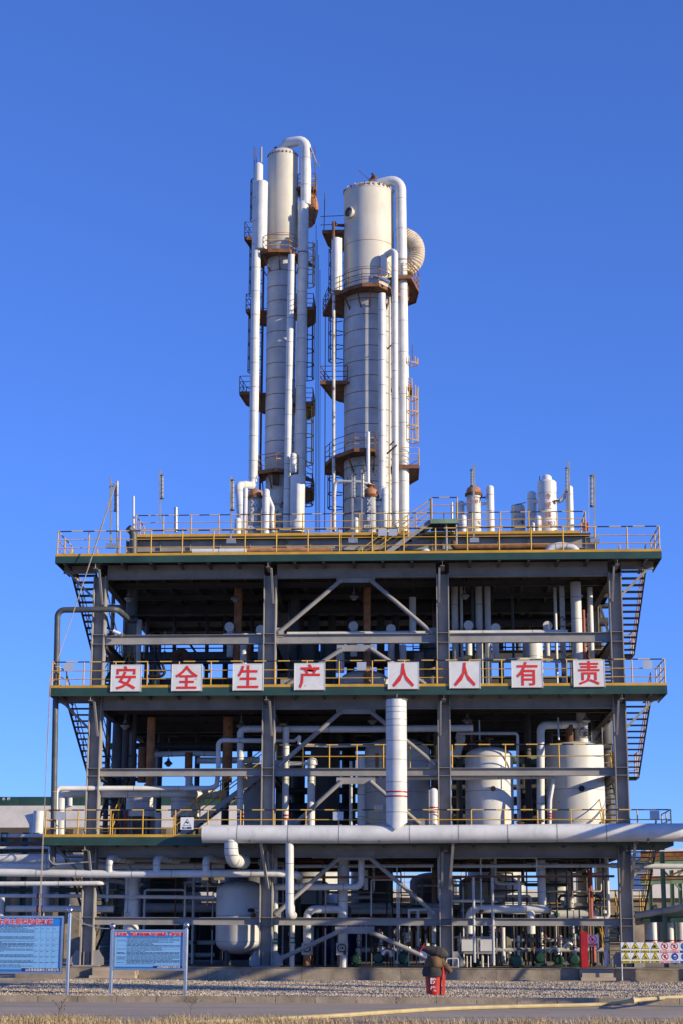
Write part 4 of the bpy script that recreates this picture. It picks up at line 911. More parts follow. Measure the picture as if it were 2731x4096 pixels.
def vessel(label, px, pyt, pyb, Y, r, m, top='dome', zb=None, legs=0, bottom=False, seams=1.0, name='vessel', zt=None):
    zt = Z(pyt, Y, px) if zt is None else zt; zb = Z(pyb, Y, px) if zb is None else zb; x = X(px, (pyt+pyb)/2, Y)
    R = thing(name, (x, Y, zb), label, 'vessel'); dh = r*.42 if top == 'dome' else r*.14
    prof = ([(0, 0)] + [(r*math.sin(math.pi/2*i/6), r*.5*(1-math.cos(math.pi/2*i/6))) for i in range(1, 7)] if bottom else [(r, 0)]) + [(r, zt-zb-dh)]
    prof += dome(r, dh, 7, zt-zb-dh)[1:] if top == 'dome' else [(r*.98, zt-zb-dh+.01), (r*.3, zt-zb)]
    b = lathe('shell', R, (x, Y, zb), prof, m, 40)
    z = zb+(r*.5 if bottom else seams*.6)
    while z < zt-dh: ringmesh('cladding_seam', b, (x, Y, z), (0, 0, 1), r, .02, .006, 'steel', 40); z += seams
    for k in range(legs):
        a = rad(45+90*k); rod('leg', R, (x+r*.7*math.cos(a), Y+r*.7*math.sin(a), zb-1.0), (x+r*.7*math.cos(a), Y+r*.7*math.sin(a), zb+.1), .05, 'steel', 8)
    return R, x, zb, zt
vessel('great domed top of a vessel behind the railing between the gap in the board row', 1455, 2682, 2800, 4.8, 1.0, 'white_tank')
vessel('pale upright vessel behind the last board but one', 2130, 2560, 2780, 5.2, .42, 'white_tank'); vessel('weathered dark drum by the high beam behind the sixth character board', 1700, 2600, 2780, 6.5, .5, 'grey_vessel')
railing('small dark platform railing high behind the last board but one', [at(2010, 2700, 11), at(2180, 2700, 11)], 1.0, .8, postm if False else (1.0, .66, .34)) if False else None
for px0, px1, lb in ((1290, 1360, 'near the second column'), (1610, 1690, 'behind the right brace'), (1935, 2020, 'left of the pale vessel'), (2140, 2240, 'right of the pale vessel')):
    a, b = at(px0, 2640, 12.5), at(px1, 2640, 12.5); railing('dark far railing high at the back '+lb, [a, b], .95, .6, (1.0, .66, .33), posts_rust='black', top='black')
# ================================================================ MIDDLE STOREY
P('long white pipe crossing the middle storey behind the stout standing pipe', [(963, 3310, 1.2), (963, 2918, 1.2), (1000, 2916, 1.2), (1450, 2917, 1.2), (1890, 2912, 1.2)], .135, 'white', .3, seams=1.5, bands=((963, 3258, 1.2, 'red', (0, 0, 1)), (963, 3272, 1.2, 'red', (0, 0, 1))))
P('slim white pipe stepping down past the second column', [(1049, 2963, 1.0), (875, 2961, 1.0), (875, 3080, 1.0), (868, 3145, 1.0), (840, 3153, 1.0), (225, 3153, -.5), (224, 3340, -.5)], .095, 'white', .2, seams=1.5, bands=((224, 3243, -.5, 'red', (0, 0, 1)), (224, 3258, -.5, 'red', (0, 0, 1))))
P('thicker white pipe crossing behind the twin small vessels', [(245, 3340, .2), (246, 3172, .2), (290, 3172, .2), (730, 3171, 1.2), (775, 3178, 2.2), (900, 3178, 3.0)], .185, 'white', .4, seams=1.3)
for px, lb in ((562, 'left'), (742, 'right')):
    nm = 'nearer the rope end' if px == 562 else 'nearer the inner stairs'
    R, x_, zb, zt = vessel('small white upright vessel with tilted plate, '+nm, px+3, 3165, 3268, 3.4, .60, 'white_tank', 'flat', legs=4)
    bp = box('name_plate', R, at(px+2, 3220, 2.75), (.5, .03, .26), 'plate_grey', Quaternion((1, 0, 0), -.25))
    lathe('skirt_drum', R, (x_, 3.4, 5.12), [(.42, 0), (.42, zb-5.12)], 'steel_dark', 24); rod('vent', R, (x_+.2, 3.4, zt-.02), (x_+.2, 3.4, zt+.3), .09, 'white', 12)
vh('big rust orange pipe rising through the middle storey', 604, 2870, 3140, 3.0, .165, 'rust_orange', seams=0); vh('rust brown pipe in the same bay, behind the big one', 572, 2990, 3130, 3.3, .20, 'rust')
vh('rust orange stack behind the slim white pipe', 912, 2870, 3130, 3.6, .20, 'rust_orange'); vh('short rust pipe between the small vessels', 756, 3010, 3110, 3.6, .16, 'rust'); vh('white elbow pot on the second small vessel', 757, 3095, 3190, 3.2, .15, 'white_tank')
P('pale pipe crossing high above the small vessels', [(620, 3018, 4.2), (760, 3014, 4.2), (880, 3016, 4.2)], .115, 'white_tank', 0, seams=1); P('second pale pipe crossing lower above the small vessels', [(790, 3042, 4.6), (870, 3042, 4.6), (1040, 3040, 4.6)], .135, 'white', 0)
for px, r, lb in ((500, .14, 'grey pipe near the rope end column, middle storey'), (535, .10, 'thin grey pipe near the rope end column, middle storey')): vh(lb, px, 2850, 3340, 4.5, r, 'steel_dark')
vh('thick dark duct behind the rope end column', 475, 2830, 3340, 5.0, .30, 'steel_dark')
vh('red pipe standing behind the rope end column', 502, 3240, 3345, 3.0, .08, 'red_faded'); vh('grey stub pipe between small vessels', 634, 3250, 3345, 2.6, .13, 'tower_grey')
# centre bay
R, x_, zb, zt = vessel('great white insulated vessel with domed rusty top in the middle storey', 1586, 2950, 3320, 4.2, 1.33, 'white_tank', zb=5.15, seams=1.25)
for k, (dx, w) in enumerate(((-.75, .22), (-.5, .12))): box('rust_patch', R, (x_+dx, 4.2-math.sqrt(1.33**2-dx*dx)-.01, zt-1.25), (w, .02, 1.0), 'rust_orange')
box('notice', R, at(1512, 3233, 2.83), (.34, .02, .24), 'sign_plain')
vh('white pipe with red bands beside the second column', 1144, 2910, 3330, .9, .13, 'white', seams=1.2, bands=((1144, 3262, .9, 'red', (0, 0, 1)), (1144, 3275, .9, 'red', (0, 0, 1))))
lathe_ = lathe('round_cap', None, at(1132, 2902, .9), [(0, 0), (.15, 0), (.15, .06), (0, .1)], 'rust_orange', 18); tag(lathe_, 'round rusty cap plate on the pipe beside the second column', 'cap')
vh('white pipe with red arrow in the centre bay', 1246, 3040, 3330, .9, .155, 'white', seams=1.0); capped('white valve pot crowning the arrow pipe', 1250, 3030, 3060, .9, .2, 'white_tank')
P('slim white pipe reaching across to the great vessel', [(1200, 2945, .8), (1196, 2980, .8), (1330, 2984, .9), (1510, 2978, 2.0)], .07, 'white', .12, seams=1.3)
P('pale pipe branching left behind the second column', [(985, 2962, 1.3), (1180, 2963, 1.3), (1200, 2945, 1.1)], .065, 'white', .1); P('pale horizontal pipe into the arrow pipe', [(1150, 3055, 1.0), (1245, 3054, .9)], .075, 'white', .1)
vh('white pipe with upward arrow before the great vessel', 1443, 3030, 3330, 1.2, .155, 'white_tank', seams=.9); vh('slim white pipe left of the great vessel', 1401, 3045, 3330, 2.0, .065, 'white')
capped('white standing pipe with two red bands before the third column', 1732, 3152, 3310, -.9, .16, 'white')
for py in (3231, 3249): tag(ringmesh('red_band', None, at(1732, py, -.9), (0, 0, 1), .162, .05, .006, 'red'), 'red band painted round the standing pipe before the third column', 'band', 'red bands of the standing pipe')
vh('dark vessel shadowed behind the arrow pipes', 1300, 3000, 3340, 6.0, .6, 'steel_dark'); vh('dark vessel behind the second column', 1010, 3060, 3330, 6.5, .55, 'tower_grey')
P('slim pale pipe under the middle beam running to the wide vessel', [(1620, 3112, .35), (1900, 3112, .35), (2214, 3107, .35), (2198, 3200, .3), (2195, 3320, .3)], .075, 'white', .14, seams=1.5, bands=((2197, 3255, .3, 'red', (0, 0, 1)), (2197, 3265, .3, 'red', (0, 0, 1)), (2197, 3275, .3, 'red', (0, 0, 1))))
# right bay
RA1, xA, zb, ztA = vessel('white domed vessel with rusty gauge in the middle storey', 1955, 2988, 3310, 1.9, .955, 'white_tank', zb=5.2, bottom=True, seams=1.35)
p = at(1970, 3155, .96); rod('gauge', RA1, p, p+Vector((0, -.12, 0)), .10, 'rust', 16)
RB1, xB, zb, ztB = vessel('wide white vessel with flat cone top and sight hole', 2299, 2968, 3310, 3.5, 1.175, 'white_tank', 'flat', zb=5.12, seams=1.3)
p = at(2324, 3154, 2.33); rod('sight_hole', RB1, p, p+Vector((0, -.05, 0)), .12, 'black', 18)
P('white cone necked pipe rising from the wide vessel', [Vector((xB+.3, 3.5, ztB-.1)), Vector((xB+.3, 3.5, ztB+.75))], .27, 'white', 0, seams=.35); P('white pipe from the cone neck up into the deck', [Vector((xB+.3, 3.5, ztB+.75)), Vector((xB+.32, 3.5, 10.6))], .2, 'white', 0)
P('white pipe beside the wide vessel bending over to its neck', [(2160, 3330, 1.8), (2160, 3100, 1.8), (2160, 2902, 1.8), (2300, 2898, 3.4)], .16, 'white', .3, seams=1.2)
P('slim grey pipe looping over the domed vessel', [(1830, 2934, 1.5), (2068, 2934, 1.5), (2069, 3120, 1.5), (2072, 3320, 1.5)], .055, 'tower_grey', .12)
vh('slim red arrow pipe right of the domed vessel', 2075, 3100, 3320, 1.9, .055, 'white_tank'); vh('dark pot on the wide vessel', 2275, 2900, 2985, 3.0, .16, 'rust_brown')
P('pale green pipe crossing behind the two white vessels', [(1800, 3040, 5.2), (2180, 3040, 5.2)], .17, 'green_pale', 0, seams=2); P('white duct fork behind the third column', [(1822, 2940, 3.2), (1845, 2945, 3.2), (1820, 3030, 3.2)], .18, 'white', .3)
vh('dark pipe behind the domed vessel', 2110, 2840, 3330, 5.0, .14, 'steel_dark'); vh('dark pipe near the third column, middle storey', 1835, 3000, 3330, 4.6, .13, 'grey_pipe'); vh('cream far pillar between the two white vessels', 2110, 3000, 3330, 14.0, .5, 'white_tank')
def valve(label, px, py, Y, r=.17, m='rust_brown', stem=.35, axis=(0, -.3, 1)):
    p = at(px, py, Y); ax = Vector(axis).normalized(); R = thing('hand_valve', p-ax*stem, label, 'valve')
    rod('stem', R, p-ax*stem, p+ax*.03, .03, m, 8); lathe('bonnet', R, p-ax*(stem+.05), [(.08, 0), (.09, .08), (.05, .16)], m, 12, axis=ax)
    q = Vector((0, 0, 1)).rotation_difference(ax); N_ = 18
    tube('hand_wheel', R, [p+q @ Vector((r*math.cos(2*math.pi*k/N_), r*math.sin(2*math.pi*k/N_), 0)) for k in range(N_+1)], .018, m, 0, 6)
    for k in range(3): a = math.pi*k/3; d = q @ Vector((r*math.cos(a), r*math.sin(a), 0)); rod('spoke', R, p-d, p+d, .012, m, 5)
valve('rusty hand wheel valve on the domed vessel', 1955, 2955, 1.8, .17, 'rust'); valve('small rusty valve left of the hand wheel on the domed vessel', 1918, 2962, 1.7, .10, 'rust'); valve('small rusty valve near the third column', 1883, 2972, 2.2, .10, 'rust')
valve('big black hand wheel on the cone necked pipe', 2340, 2930, 3.0, .24, 'black', .3, (0, -1, .25)); valve('rusty floor valve between the two white vessels', 2078, 3290, 1.2, .15, 'rust_brown'); valve('rusty floor valve left of the wide vessel', 2160, 3285, .9, .13, 'rust_brown')
for px, r, lb in ((1883, .04, 'thin yellow rod'), (1915, .035, 'thin rusty rod')): vh(lb+' rising above the domed vessel', px, 2880, 2965, 2.3, r, 'rust_orange' if px == 1883 else 'galv')
vh('thin grey rod hanging right of the vessels', 2231, 2870, 2960, 1.9, .04, 'galv')

# ---------------------------------------------------------------- plant crowded into the back of the storeys
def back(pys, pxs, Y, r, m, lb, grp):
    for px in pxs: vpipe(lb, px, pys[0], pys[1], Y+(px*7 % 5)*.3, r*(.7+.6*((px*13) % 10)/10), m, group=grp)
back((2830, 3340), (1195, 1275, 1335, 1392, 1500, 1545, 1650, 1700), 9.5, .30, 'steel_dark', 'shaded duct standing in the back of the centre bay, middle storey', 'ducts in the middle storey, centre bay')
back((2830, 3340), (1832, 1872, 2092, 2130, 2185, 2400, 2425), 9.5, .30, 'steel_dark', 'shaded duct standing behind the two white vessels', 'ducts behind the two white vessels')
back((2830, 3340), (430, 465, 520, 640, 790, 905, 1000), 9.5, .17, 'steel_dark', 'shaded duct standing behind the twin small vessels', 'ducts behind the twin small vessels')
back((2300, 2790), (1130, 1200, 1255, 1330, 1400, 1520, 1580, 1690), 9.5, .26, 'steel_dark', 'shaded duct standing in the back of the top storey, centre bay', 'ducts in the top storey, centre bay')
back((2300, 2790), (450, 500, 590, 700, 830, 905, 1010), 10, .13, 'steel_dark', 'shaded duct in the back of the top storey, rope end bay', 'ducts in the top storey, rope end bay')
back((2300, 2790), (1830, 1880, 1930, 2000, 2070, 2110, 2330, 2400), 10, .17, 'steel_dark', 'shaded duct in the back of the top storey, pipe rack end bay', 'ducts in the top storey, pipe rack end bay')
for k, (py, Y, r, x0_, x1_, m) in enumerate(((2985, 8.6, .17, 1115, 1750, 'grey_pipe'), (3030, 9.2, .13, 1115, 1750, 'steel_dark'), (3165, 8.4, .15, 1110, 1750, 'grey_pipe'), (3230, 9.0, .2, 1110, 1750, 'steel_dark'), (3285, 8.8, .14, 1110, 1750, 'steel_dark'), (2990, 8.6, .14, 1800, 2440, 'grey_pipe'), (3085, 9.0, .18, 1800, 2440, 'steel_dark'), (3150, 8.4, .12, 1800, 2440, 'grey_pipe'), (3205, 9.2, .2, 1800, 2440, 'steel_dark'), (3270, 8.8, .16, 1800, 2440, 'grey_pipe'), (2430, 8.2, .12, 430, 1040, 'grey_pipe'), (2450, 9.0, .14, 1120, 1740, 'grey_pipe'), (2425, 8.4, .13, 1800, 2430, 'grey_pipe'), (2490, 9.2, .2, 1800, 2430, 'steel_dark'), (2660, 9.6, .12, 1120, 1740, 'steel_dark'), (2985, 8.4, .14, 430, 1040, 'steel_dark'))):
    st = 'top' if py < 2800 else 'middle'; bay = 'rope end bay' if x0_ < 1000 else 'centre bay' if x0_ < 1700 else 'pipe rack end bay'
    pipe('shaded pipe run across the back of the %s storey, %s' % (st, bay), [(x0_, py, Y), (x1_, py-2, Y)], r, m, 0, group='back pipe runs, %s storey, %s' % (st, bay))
# diagonal braces seen against the sky in the rope end bay, and end frames
for i, (p, q) in enumerate((((750, 2560), (840, 2690)), ((600, 2580), (650, 2690)), ((2390, 2400), (2440, 2560)), ((2380, 2960), (2440, 2880)))):
    tag(bar('wind_brace', None, at(*p, 8), at(*q, 8), .1, .1, 'steel_dark'), ['dark slanting brace against the sky after the peeling board', 'dark slanting brace close behind the peeling board', 'dark slanting brace by the end column, top storey', 'dark slanting brace by the end column, middle storey'][i], 'brace')

fl = thing('flood_lamp', at(470, 2540, -.3), 'small white flood lamp clamped above the high beam by the rope end column', 'lamp')
p = at(470, 2532, -.3); rod('lamp_body', fl, p+Vector((-.16, 0, .08)), p+Vector((.16, 0, -.06)), .07, 'sign_plain', 12); rod('lens_ring', fl, p+Vector((.16, 0, -.06)), p+Vector((.22, 0, -.085)), .09, 'galv', 12); tube('arm', fl, [p, at(440, 2520, -.3), at(424, 2545, -.3)], .015, 'galv', .05, 6)
# ================================================================ GROUND STOREY
FZ = .345                         # floor of the plinth
P('long white pipe across the ground storey before the rope end column', [(-120, 3488, -.55), (420, 3496, -.55), (1120, 3493, -.55), (1190, 3500, -.2), (1200, 3510, 1.0)], .145, 'white', .3, seams=1.4)
for px, lb in ((440, 'near the rope end column'), (628, 'above the tapered duct'), (826, 'near the white elbow')):
    P('short white stub elbowing back from the long pipe, '+lb, [(px, 3490, -.55), (px, 3432, -.55), Vector((X(px, 3432, -.55)+.5, 1.6, Z(3432, -.55, px)))], .145, 'white', .2, seams=.5)
P('slimmer white pipe below it turning back at the rope end column', [(-120, 3536, -.42), (330, 3534, -.42), (412, 3532, -.42), Vector((X(430, 3540, 2), 2.4, 3.6)), Vector((X(560, 3560, 4), 4.5, 3.5))], .088, 'white', .2, seams=1.4)
P('big white pipe running in from beyond the rope end', [(-150, 3433, 3.5), (330, 3436, 3.5), (760, 3436, 3.5)], .19, 'white', 0, seams=1.8); P('second big white pipe just under it', [(-150, 3466, 2.6), (333, 3464, 2.6), (900, 3462, 2.6)], .14, 'white', 0, seams=1.8)
P('white pipe beyond the rope end under the plastered wall', [(-150, 3343, 5.0), (175, 3343, 5.0)], .075, 'white', 0, seams=1.5); P('dark grey pipe beyond the rope end', [(-150, 3376, 3.4), (170, 3372, 3.4), (300, 3372, 3.4)], .07, 'grey_pipe', 0); P('thin white pipe beyond the rope end', [(-150, 3392, 4.4), (260, 3390, 4.4)], .055, 'white', 0)
rb = (1, 0, 0)
P('slim pipe with red bands low behind the rope end column', [(-100, 3583, 1.6), (300, 3584, 1.6), (860, 3590, 1.6)], .072, 'white_tank', 0, bands=((153, 3583, 1.6, 'red', rb), (167, 3583, 1.6, 'red', rb)))
P('capped pipe with red bands low behind the taller blue board', [(26, 3635, 1.2), (455, 3636, 1.2)], .125, 'white_tank', 0, bands=((153, 3635, 1.2, 'red', rb), (168, 3635, 1.2, 'red', rb)))
o = P('tapered white duct standing in the ground storey', [(529, 3480, 1.8), (529, 3600, 1.8)], .27, 'white', 0); a = at(529, 3600, 1.8)
lathe('taper', o, (a.x, 1.8, FZ), [(.31, 0), (.31, 1.2), (.27, a.z-FZ)], 'white_tank', 24); ringmesh('cladding_seam', o, a, (0, 0, 1), .27, .03, .008, 'steel')
R, x_, zb, zt = vessel('big white round bottomed vessel in the ground storey behind the second column', 965, 3520, 3832, 2.4, .99, 'white_tank', zb=.75, bottom=True, seams=1.0)
for k in range(4): a = rad(45+90*k); rod('leg', R, (x_+.7*math.cos(a), 2.4+.7*math.sin(a), FZ), (x_+.7*math.cos(a), 2.4+.7*math.sin(a), 1.2), .07, 'steel_dark', 8)
rod('rusty_nozzle', R, at(1015, 3662, 1.5), at(1015, 3662, 1.2), .11, 'rust', 12)
G = [ # verticals: px, top, bottom, Y, r, material, label
 (1101, 3540, 3850, .9, .115, 'white', 'white pipe with green bands against the second column'), (1172, 3520, 3868, .9, .085, 'white', 'slim white pipe with green bands right of the second column'),
 (1372, 3440, 3870, 1.4, .165, 'white', 'thick white pipe falling through the centre bay to a rusty valve'), (1460, 3480, 3560, 3.0, .10, 'white_tank', 'short pale pipe near the centre gusset'),
 (1893, 3510, 3850, -.05, .055, 'tower_grey', 'thin grey pole, left of its twin, before the white cabinets'), (1969, 3510, 3850, -.05, .055, 'tower_grey', 'thin grey pole, right of its twin, before the white cabinets'), (2074, 3500, 3640, 1.4, .06, 'white_tank', 'thin pale pipe right of the grey poles'),
 (2164, 3420, 3630, 2.0, .16, 'white', 'white pipe falling above the flanged header'), (2360, 3480, 3690, 2.6, .085, 'red_faded', 'faded red fire pipe near the end column'), (2374, 3780, 3850, 2.0, .08, 'red_faded', 'short faded red fire pipe behind the no fire plate'),
 (2424, 3700, 3800, .6, .075, 'white', 'white pipe with green band left of the end column'), (1733, 3690, 3850, .8, .085, 'white', 'white pipe with green band left of the third column'), (1545, 3500, 3870, 3.0, .03, 'black', 'thin black conduit in the centre bay'), (1568, 3520, 3880, 3.4, .025, 'black', 'thinner black conduit in the centre bay'),
 (2280, 3500, 3640, 4.6, .12, 'white_rusty', 'flaking pipe behind the yellow platform'), (2010, 3710, 3850, 3.0, .09, 'white_tank', 'pale pipe behind the green pumps')]
for px, t, b, Y, r, m, lb in G: vh(lb, px, t, b, Y, r, m, seams=1.0 if r > .14 else 0)
for px, Y, r, pys in ((1101, .9, .115, (3758, 3772)), (1172, .9, .085, (3752, 3770)), (2424, .6, .075, (3752, 3768)), (1733, .8, .085, (3775, 3788))):
    for py in pys: tag(ringmesh('green_band', None, at(px, py, Y), (0, 0, 1), r+.001, .06, .006, 'band_green'), 'green band painted round a ground storey pipe', 'band', 'green bands on ground storey pipes')
P('white pipe stepping up beside the centre gusset', [(1097, 3548, .6), (1300, 3548, .6), (1443, 3548, .6), (1443, 3430, .6)], .125, 'white', .25, seams=1.2)
P('white goose neck pipe dropping to a rusty valve in the centre bay', [(1372, 3638, 1.4), (1232, 3637, 1.2), (1230, 3720, 1.2), (1230, 3800, 1.2)], .155, 'white', .28, seams=.9)
for px, Y, lb in ((1230, 1.2, 'goose neck pipe'), (1368, 1.4, 'thick white pipe')):
    z = Z(3790, Y, px); x_ = X(px, 3790, Y); R = thing('gate_valve', (x_, Y, FZ), 'boxed rusty gate valve with hand wheel under the '+lb, 'valve')
    boxp('bonnet_box', R, (x_-.20, Y-.17, z-.28), (x_+.20, Y+.17, z+.18), 'white_rusty'); rod('lower_pipe', R, (x_, Y, FZ), (x_, Y, z-.27), .15, 'rust_orange', 16)
    N_ = 16; tube('hand_wheel', R, [Vector((x_+.14*math.cos(2*math.pi*k/N_), Y-.2, z-.02+.14*math.sin(2*math.pi*k/N_))) for k in range(N_+1)], .02, 'black', 0, 6); rod('spindle', R, (x_, Y-.22, z-.02), (x_, Y-.17, z-.02), .04, 'black', 8)
for a, b, z, Y, lb in ((1180, 1785, 3510, .8, 'centre bay'), (1805, 2455, 3508, .8, 'bay of the white cabinets')):
    p, q = at(a, z, Y), at(b, z-3, Y); tag(bar('angle_rail', None, p, q, .1, .09, 'rust'), 'rust brown angle rail across the %s' % lb, 'rail')
for py, r, Y, x0_, x1_, m, lb in ((3422, .13, 2.4, 1802, 2450, 'white_tank', 'white header close under the deck, bay of the white cabinets'), (3464, .075, 1.6, 1805, 2450, 'white', 'slim white header below it, bay of the white cabinets'), (3422, .12, 2.6, 1250, 1750, 'white_tank', 'white header close under the deck, centre bay'), (3465, .07, 1.8, 1180, 1730, 'white', 'slim white header below it, centre bay'), (3628, .16, 5.0, 1300, 1760, 'tower_grey', 'thick grey pipe low behind the centre bay'), (3644, .13, 4.4, 1400, 1750, 'tower_grey', 'grey pipe below the thick one, centre bay'), (3590, .07, 4.0, 1380, 1480, 'tower_grey', 'slim grey pipe near the centre bay middle'), (3588, .08, 5.5, 1800, 2000, 'white_tank', 'pale bent pipe behind the yellow platform'), (3660, .19, 4.6, 2195, 2390, 'white_tank', 'pale tapering duct right of the flanged header'), (3600, .10, 6.0, 1800, 2180, 'white_tank', 'pale pipe under the yellow platform'), (3632, .20, 7.0, 560, 870, 'tower_grey', 'thick shaded pipe left of the round bottomed vessel'), (3560, .10, 5.0, 560, 870, 'grey_pipe', 'dark pipe left of the round bottomed vessel'), (3640, .05, 1.1, 1630, 1770, 'white', 'slim white manifold left of the third column')):
    P(lb, [(x0_, py, Y), (x1_, py-2, Y)], r, m, 0, seams=1.6 if 'white' in m else 0)
for px in (1634, 1671): vh('thin white drop from the manifold, %s' % ('outer one' if px == 1634 else 'inner one beside the brace'), px, 3640, 3785, 1.1, .045, 'white')
o = P('white flanged header with two drops in the bay of the white cabinets', [(1875, 3740, 1.0), (1875, 3636, 1.0), (2196, 3636, 1.0)], .16, 'white', .3, seams=1.4); rod('flange', o, at(2194, 3636, 1.0), at(2200, 3636, 1.0), .23, 'steel_dark', 18)
vh('white drop under the flanged header with red arrow', 2122, 3640, 3735, 1.0, .155, 'white', seams=.8)
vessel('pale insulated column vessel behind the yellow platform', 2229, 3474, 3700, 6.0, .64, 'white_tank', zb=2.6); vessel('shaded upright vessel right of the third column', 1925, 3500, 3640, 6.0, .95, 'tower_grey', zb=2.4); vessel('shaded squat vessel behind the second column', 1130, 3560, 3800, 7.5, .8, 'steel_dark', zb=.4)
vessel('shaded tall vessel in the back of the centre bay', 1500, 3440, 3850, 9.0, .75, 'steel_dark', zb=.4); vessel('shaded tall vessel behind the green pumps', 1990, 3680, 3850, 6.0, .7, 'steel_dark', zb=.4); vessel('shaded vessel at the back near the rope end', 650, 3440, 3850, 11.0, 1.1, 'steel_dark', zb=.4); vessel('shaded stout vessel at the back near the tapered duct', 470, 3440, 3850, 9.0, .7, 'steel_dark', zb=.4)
yp = thing('service_platform', at(2050, 3620, 5.0), 'dark steel service platform with yellow railing, bay of the white cabinets', 'platform')
a, b = at(1805, 3622, 4.8), at(2360, 3618, 4.8); boxp('plate', yp, (a.x, 4.6, a.z-.12), (b.x, 7.2, a.z), 'steel_dark')
for k in range(4): xx = a.x+(b.x-a.x)*(k+.2)/3.6; rod('leg', yp, (xx, 4.8, FZ), (xx, 4.8, a.z-.12), .06, 'steel_dark', 8)
railing('yellow railing of the service platform, bay of the white cabinets', [(a.x, 4.65, a.z), (b.x, 4.65, a.z)], .95, 1.35, (1, .55, .1))
dk = thing('storage_tank', at(1290, 3850, 9), 'dark blue horizontal tank on saddles deep in the centre bay', 'tank'); c = at(1270, 3778, 9.0)
lathe('barrel', dk, c+Vector((-1.7, 0, 0)), [(0, 0), (.5, .1), (.85, .3), (.85, 3.1), (.5, 3.3), (0, 3.4)], 'navy', 28, axis=(1, 0, 0))
for s in (-1, 1): boxp('saddle', dk, (c.x+s*.9-.15, 8.5, FZ), (c.x+s*.9+.15, 9.5, c.z-.5), 'concrete')
# pumps
def pump(px, py, Y, s=1.0, label='', m='green_pump'):
    c = at(px, py, Y); R = thing('pump', (c.x, Y, FZ), label, 'pump')
    lathe('motor', R, c+Vector((0, -.1*s, 0)), [(0, 0), (.18*s, .01), (.235*s, .06), (.235*s, .14), (.205*s, .15), (.205*s, .62*s), (.12*s, .7*s), (0, .72*s)], m, 22, axis=(0, 1, 0))
    for k in range(10): a = 2*math.pi*k/10; bar('cooling_fin', R, c+Vector((.2*s*math.cos(a), .08, .2*s*math.sin(a))), c+Vector((.2*s*math.cos(a), .5*s, .2*s*math.sin(a))), .02, .05, m)
    lathe('volute', R, c+Vector((0, .75*s, -.02)), [(0, 0), (.22*s, .02), (.26*s, .1), (.22*s, .2), (0, .22)], 'steel_dark', 20, axis=(0, 1, 0))
    boxp('base_frame', R, (c.x-.26*s, Y-.15, FZ+.002), (c.x+.26*s, Y+1.1*s, max(FZ+.06, c.z-.24*s)), m)
    rod('discharge', R, c+Vector((.12*s, .85*s, .1)), c+Vector((.12*s, .85*s, .95)), .055, 'white', 10); rod('flange', R, c+Vector((.12*s, .85*s, .42)), c+Vector((.12*s, .85*s, .47)), .1, 'steel_dark', 12)
    N_ = 14; w = c+Vector((.12*s, .6*s, .62)); tube('hand_wheel', R, [w+Vector((.1*math.cos(2*math.pi*k/N_), 0, .1*math.sin(2*math.pi*k/N_))) for k in range(N_+1)], .014, random.choice(('rust_brown', 'black', 'red_faded')), 0, 5)
for px, py, Y, s, lb in ((2065, 3845, 1.0, 1.0, 'green pump with broad round fan cover right of the grey poles'), (1822, 3845, 1.4, .9, 'green pump half hidden by the third column'), (2295, 3838, 1.6, .85, 'green pump left of the red cabinet'), (2160, 3830, 2.2, .9, 'green pump behind the broad fan cover'), (1510, 3830, 1.2, .9, 'green pump in the centre bay, nearest the thick pipe'), (1612, 3832, 1.2, .95, 'green pump in the centre bay under the brace foot'), (1420, 3836, 2.6, .8, 'green pump deep in the centre bay'), (1900, 3848, 2.4, .7, 'small green pump under the white cabinets'), (2235, 3840, 3.2, .8, 'green pump deep in the bay of the red cabinet')): pump(px, py, Y, s, lb)
for px, py, Y, lb in ((1545, 3808, 1.0, 'foil wrapped fitting on the centre bay pump'), (2270, 3780, 2.4, 'foil wrapped elbow left of the red cabinet'), (1620, 3795, 1.6, 'foil wrapped fitting under the brace'), (2210, 3800, 2.8, 'foil wrapped fitting behind the pumps')):
    c = at(px, py, Y); tag(tube('wrapped_fitting', None, [c+Vector((-.16, 0, -.1)), c+Vector((-.04, -.02, .06)), c+Vector((.1, 0, .04)), c+Vector((.17, .05, -.16))], .11, 'foil', .1, 12), lb, 'fitting')
random.seed(21)
for i in range(26):
    px = random.choice((random.uniform(1420, 1720), random.uniform(1830, 2330))); t = random.uniform(3700, 3790); Y = random.uniform(1.5, 4.5)
    kind = i % 2; lbx = ('thin valve branch standing among the green pumps' if px > 1780 else 'thin valve branch standing among the centre bay pumps')
    c = at(px, t, Y); R = thing('valve_branch', (c.x, Y, FZ), lbx, 'pipe', 'valve branches, '+('cabinet bay' if px > 1780 else 'centre bay'))
    rod('stem', R, (c.x, Y, FZ), c, random.choice((.025, .035, .05)), random.choice(('white', 'steel_dark', 'galv', 'green_pump')), 8)
    lathe('valve_body', R, c+Vector((0, 0, -.3)), [(.04, 0), (.085, .04), (.085, .12), (.04, .16)], random.choice(('rust_brown', 'white_rusty', 'black')), 12)
    tube('hand_wheel', R, [c+Vector((.09*math.cos(2*math.pi*k/12), -.05, -.05+.09*math.sin(2*math.pi*k/12))) for k in range(13)], .013, random.choice(('rust', 'black', 'red_faded')), 0, 5)
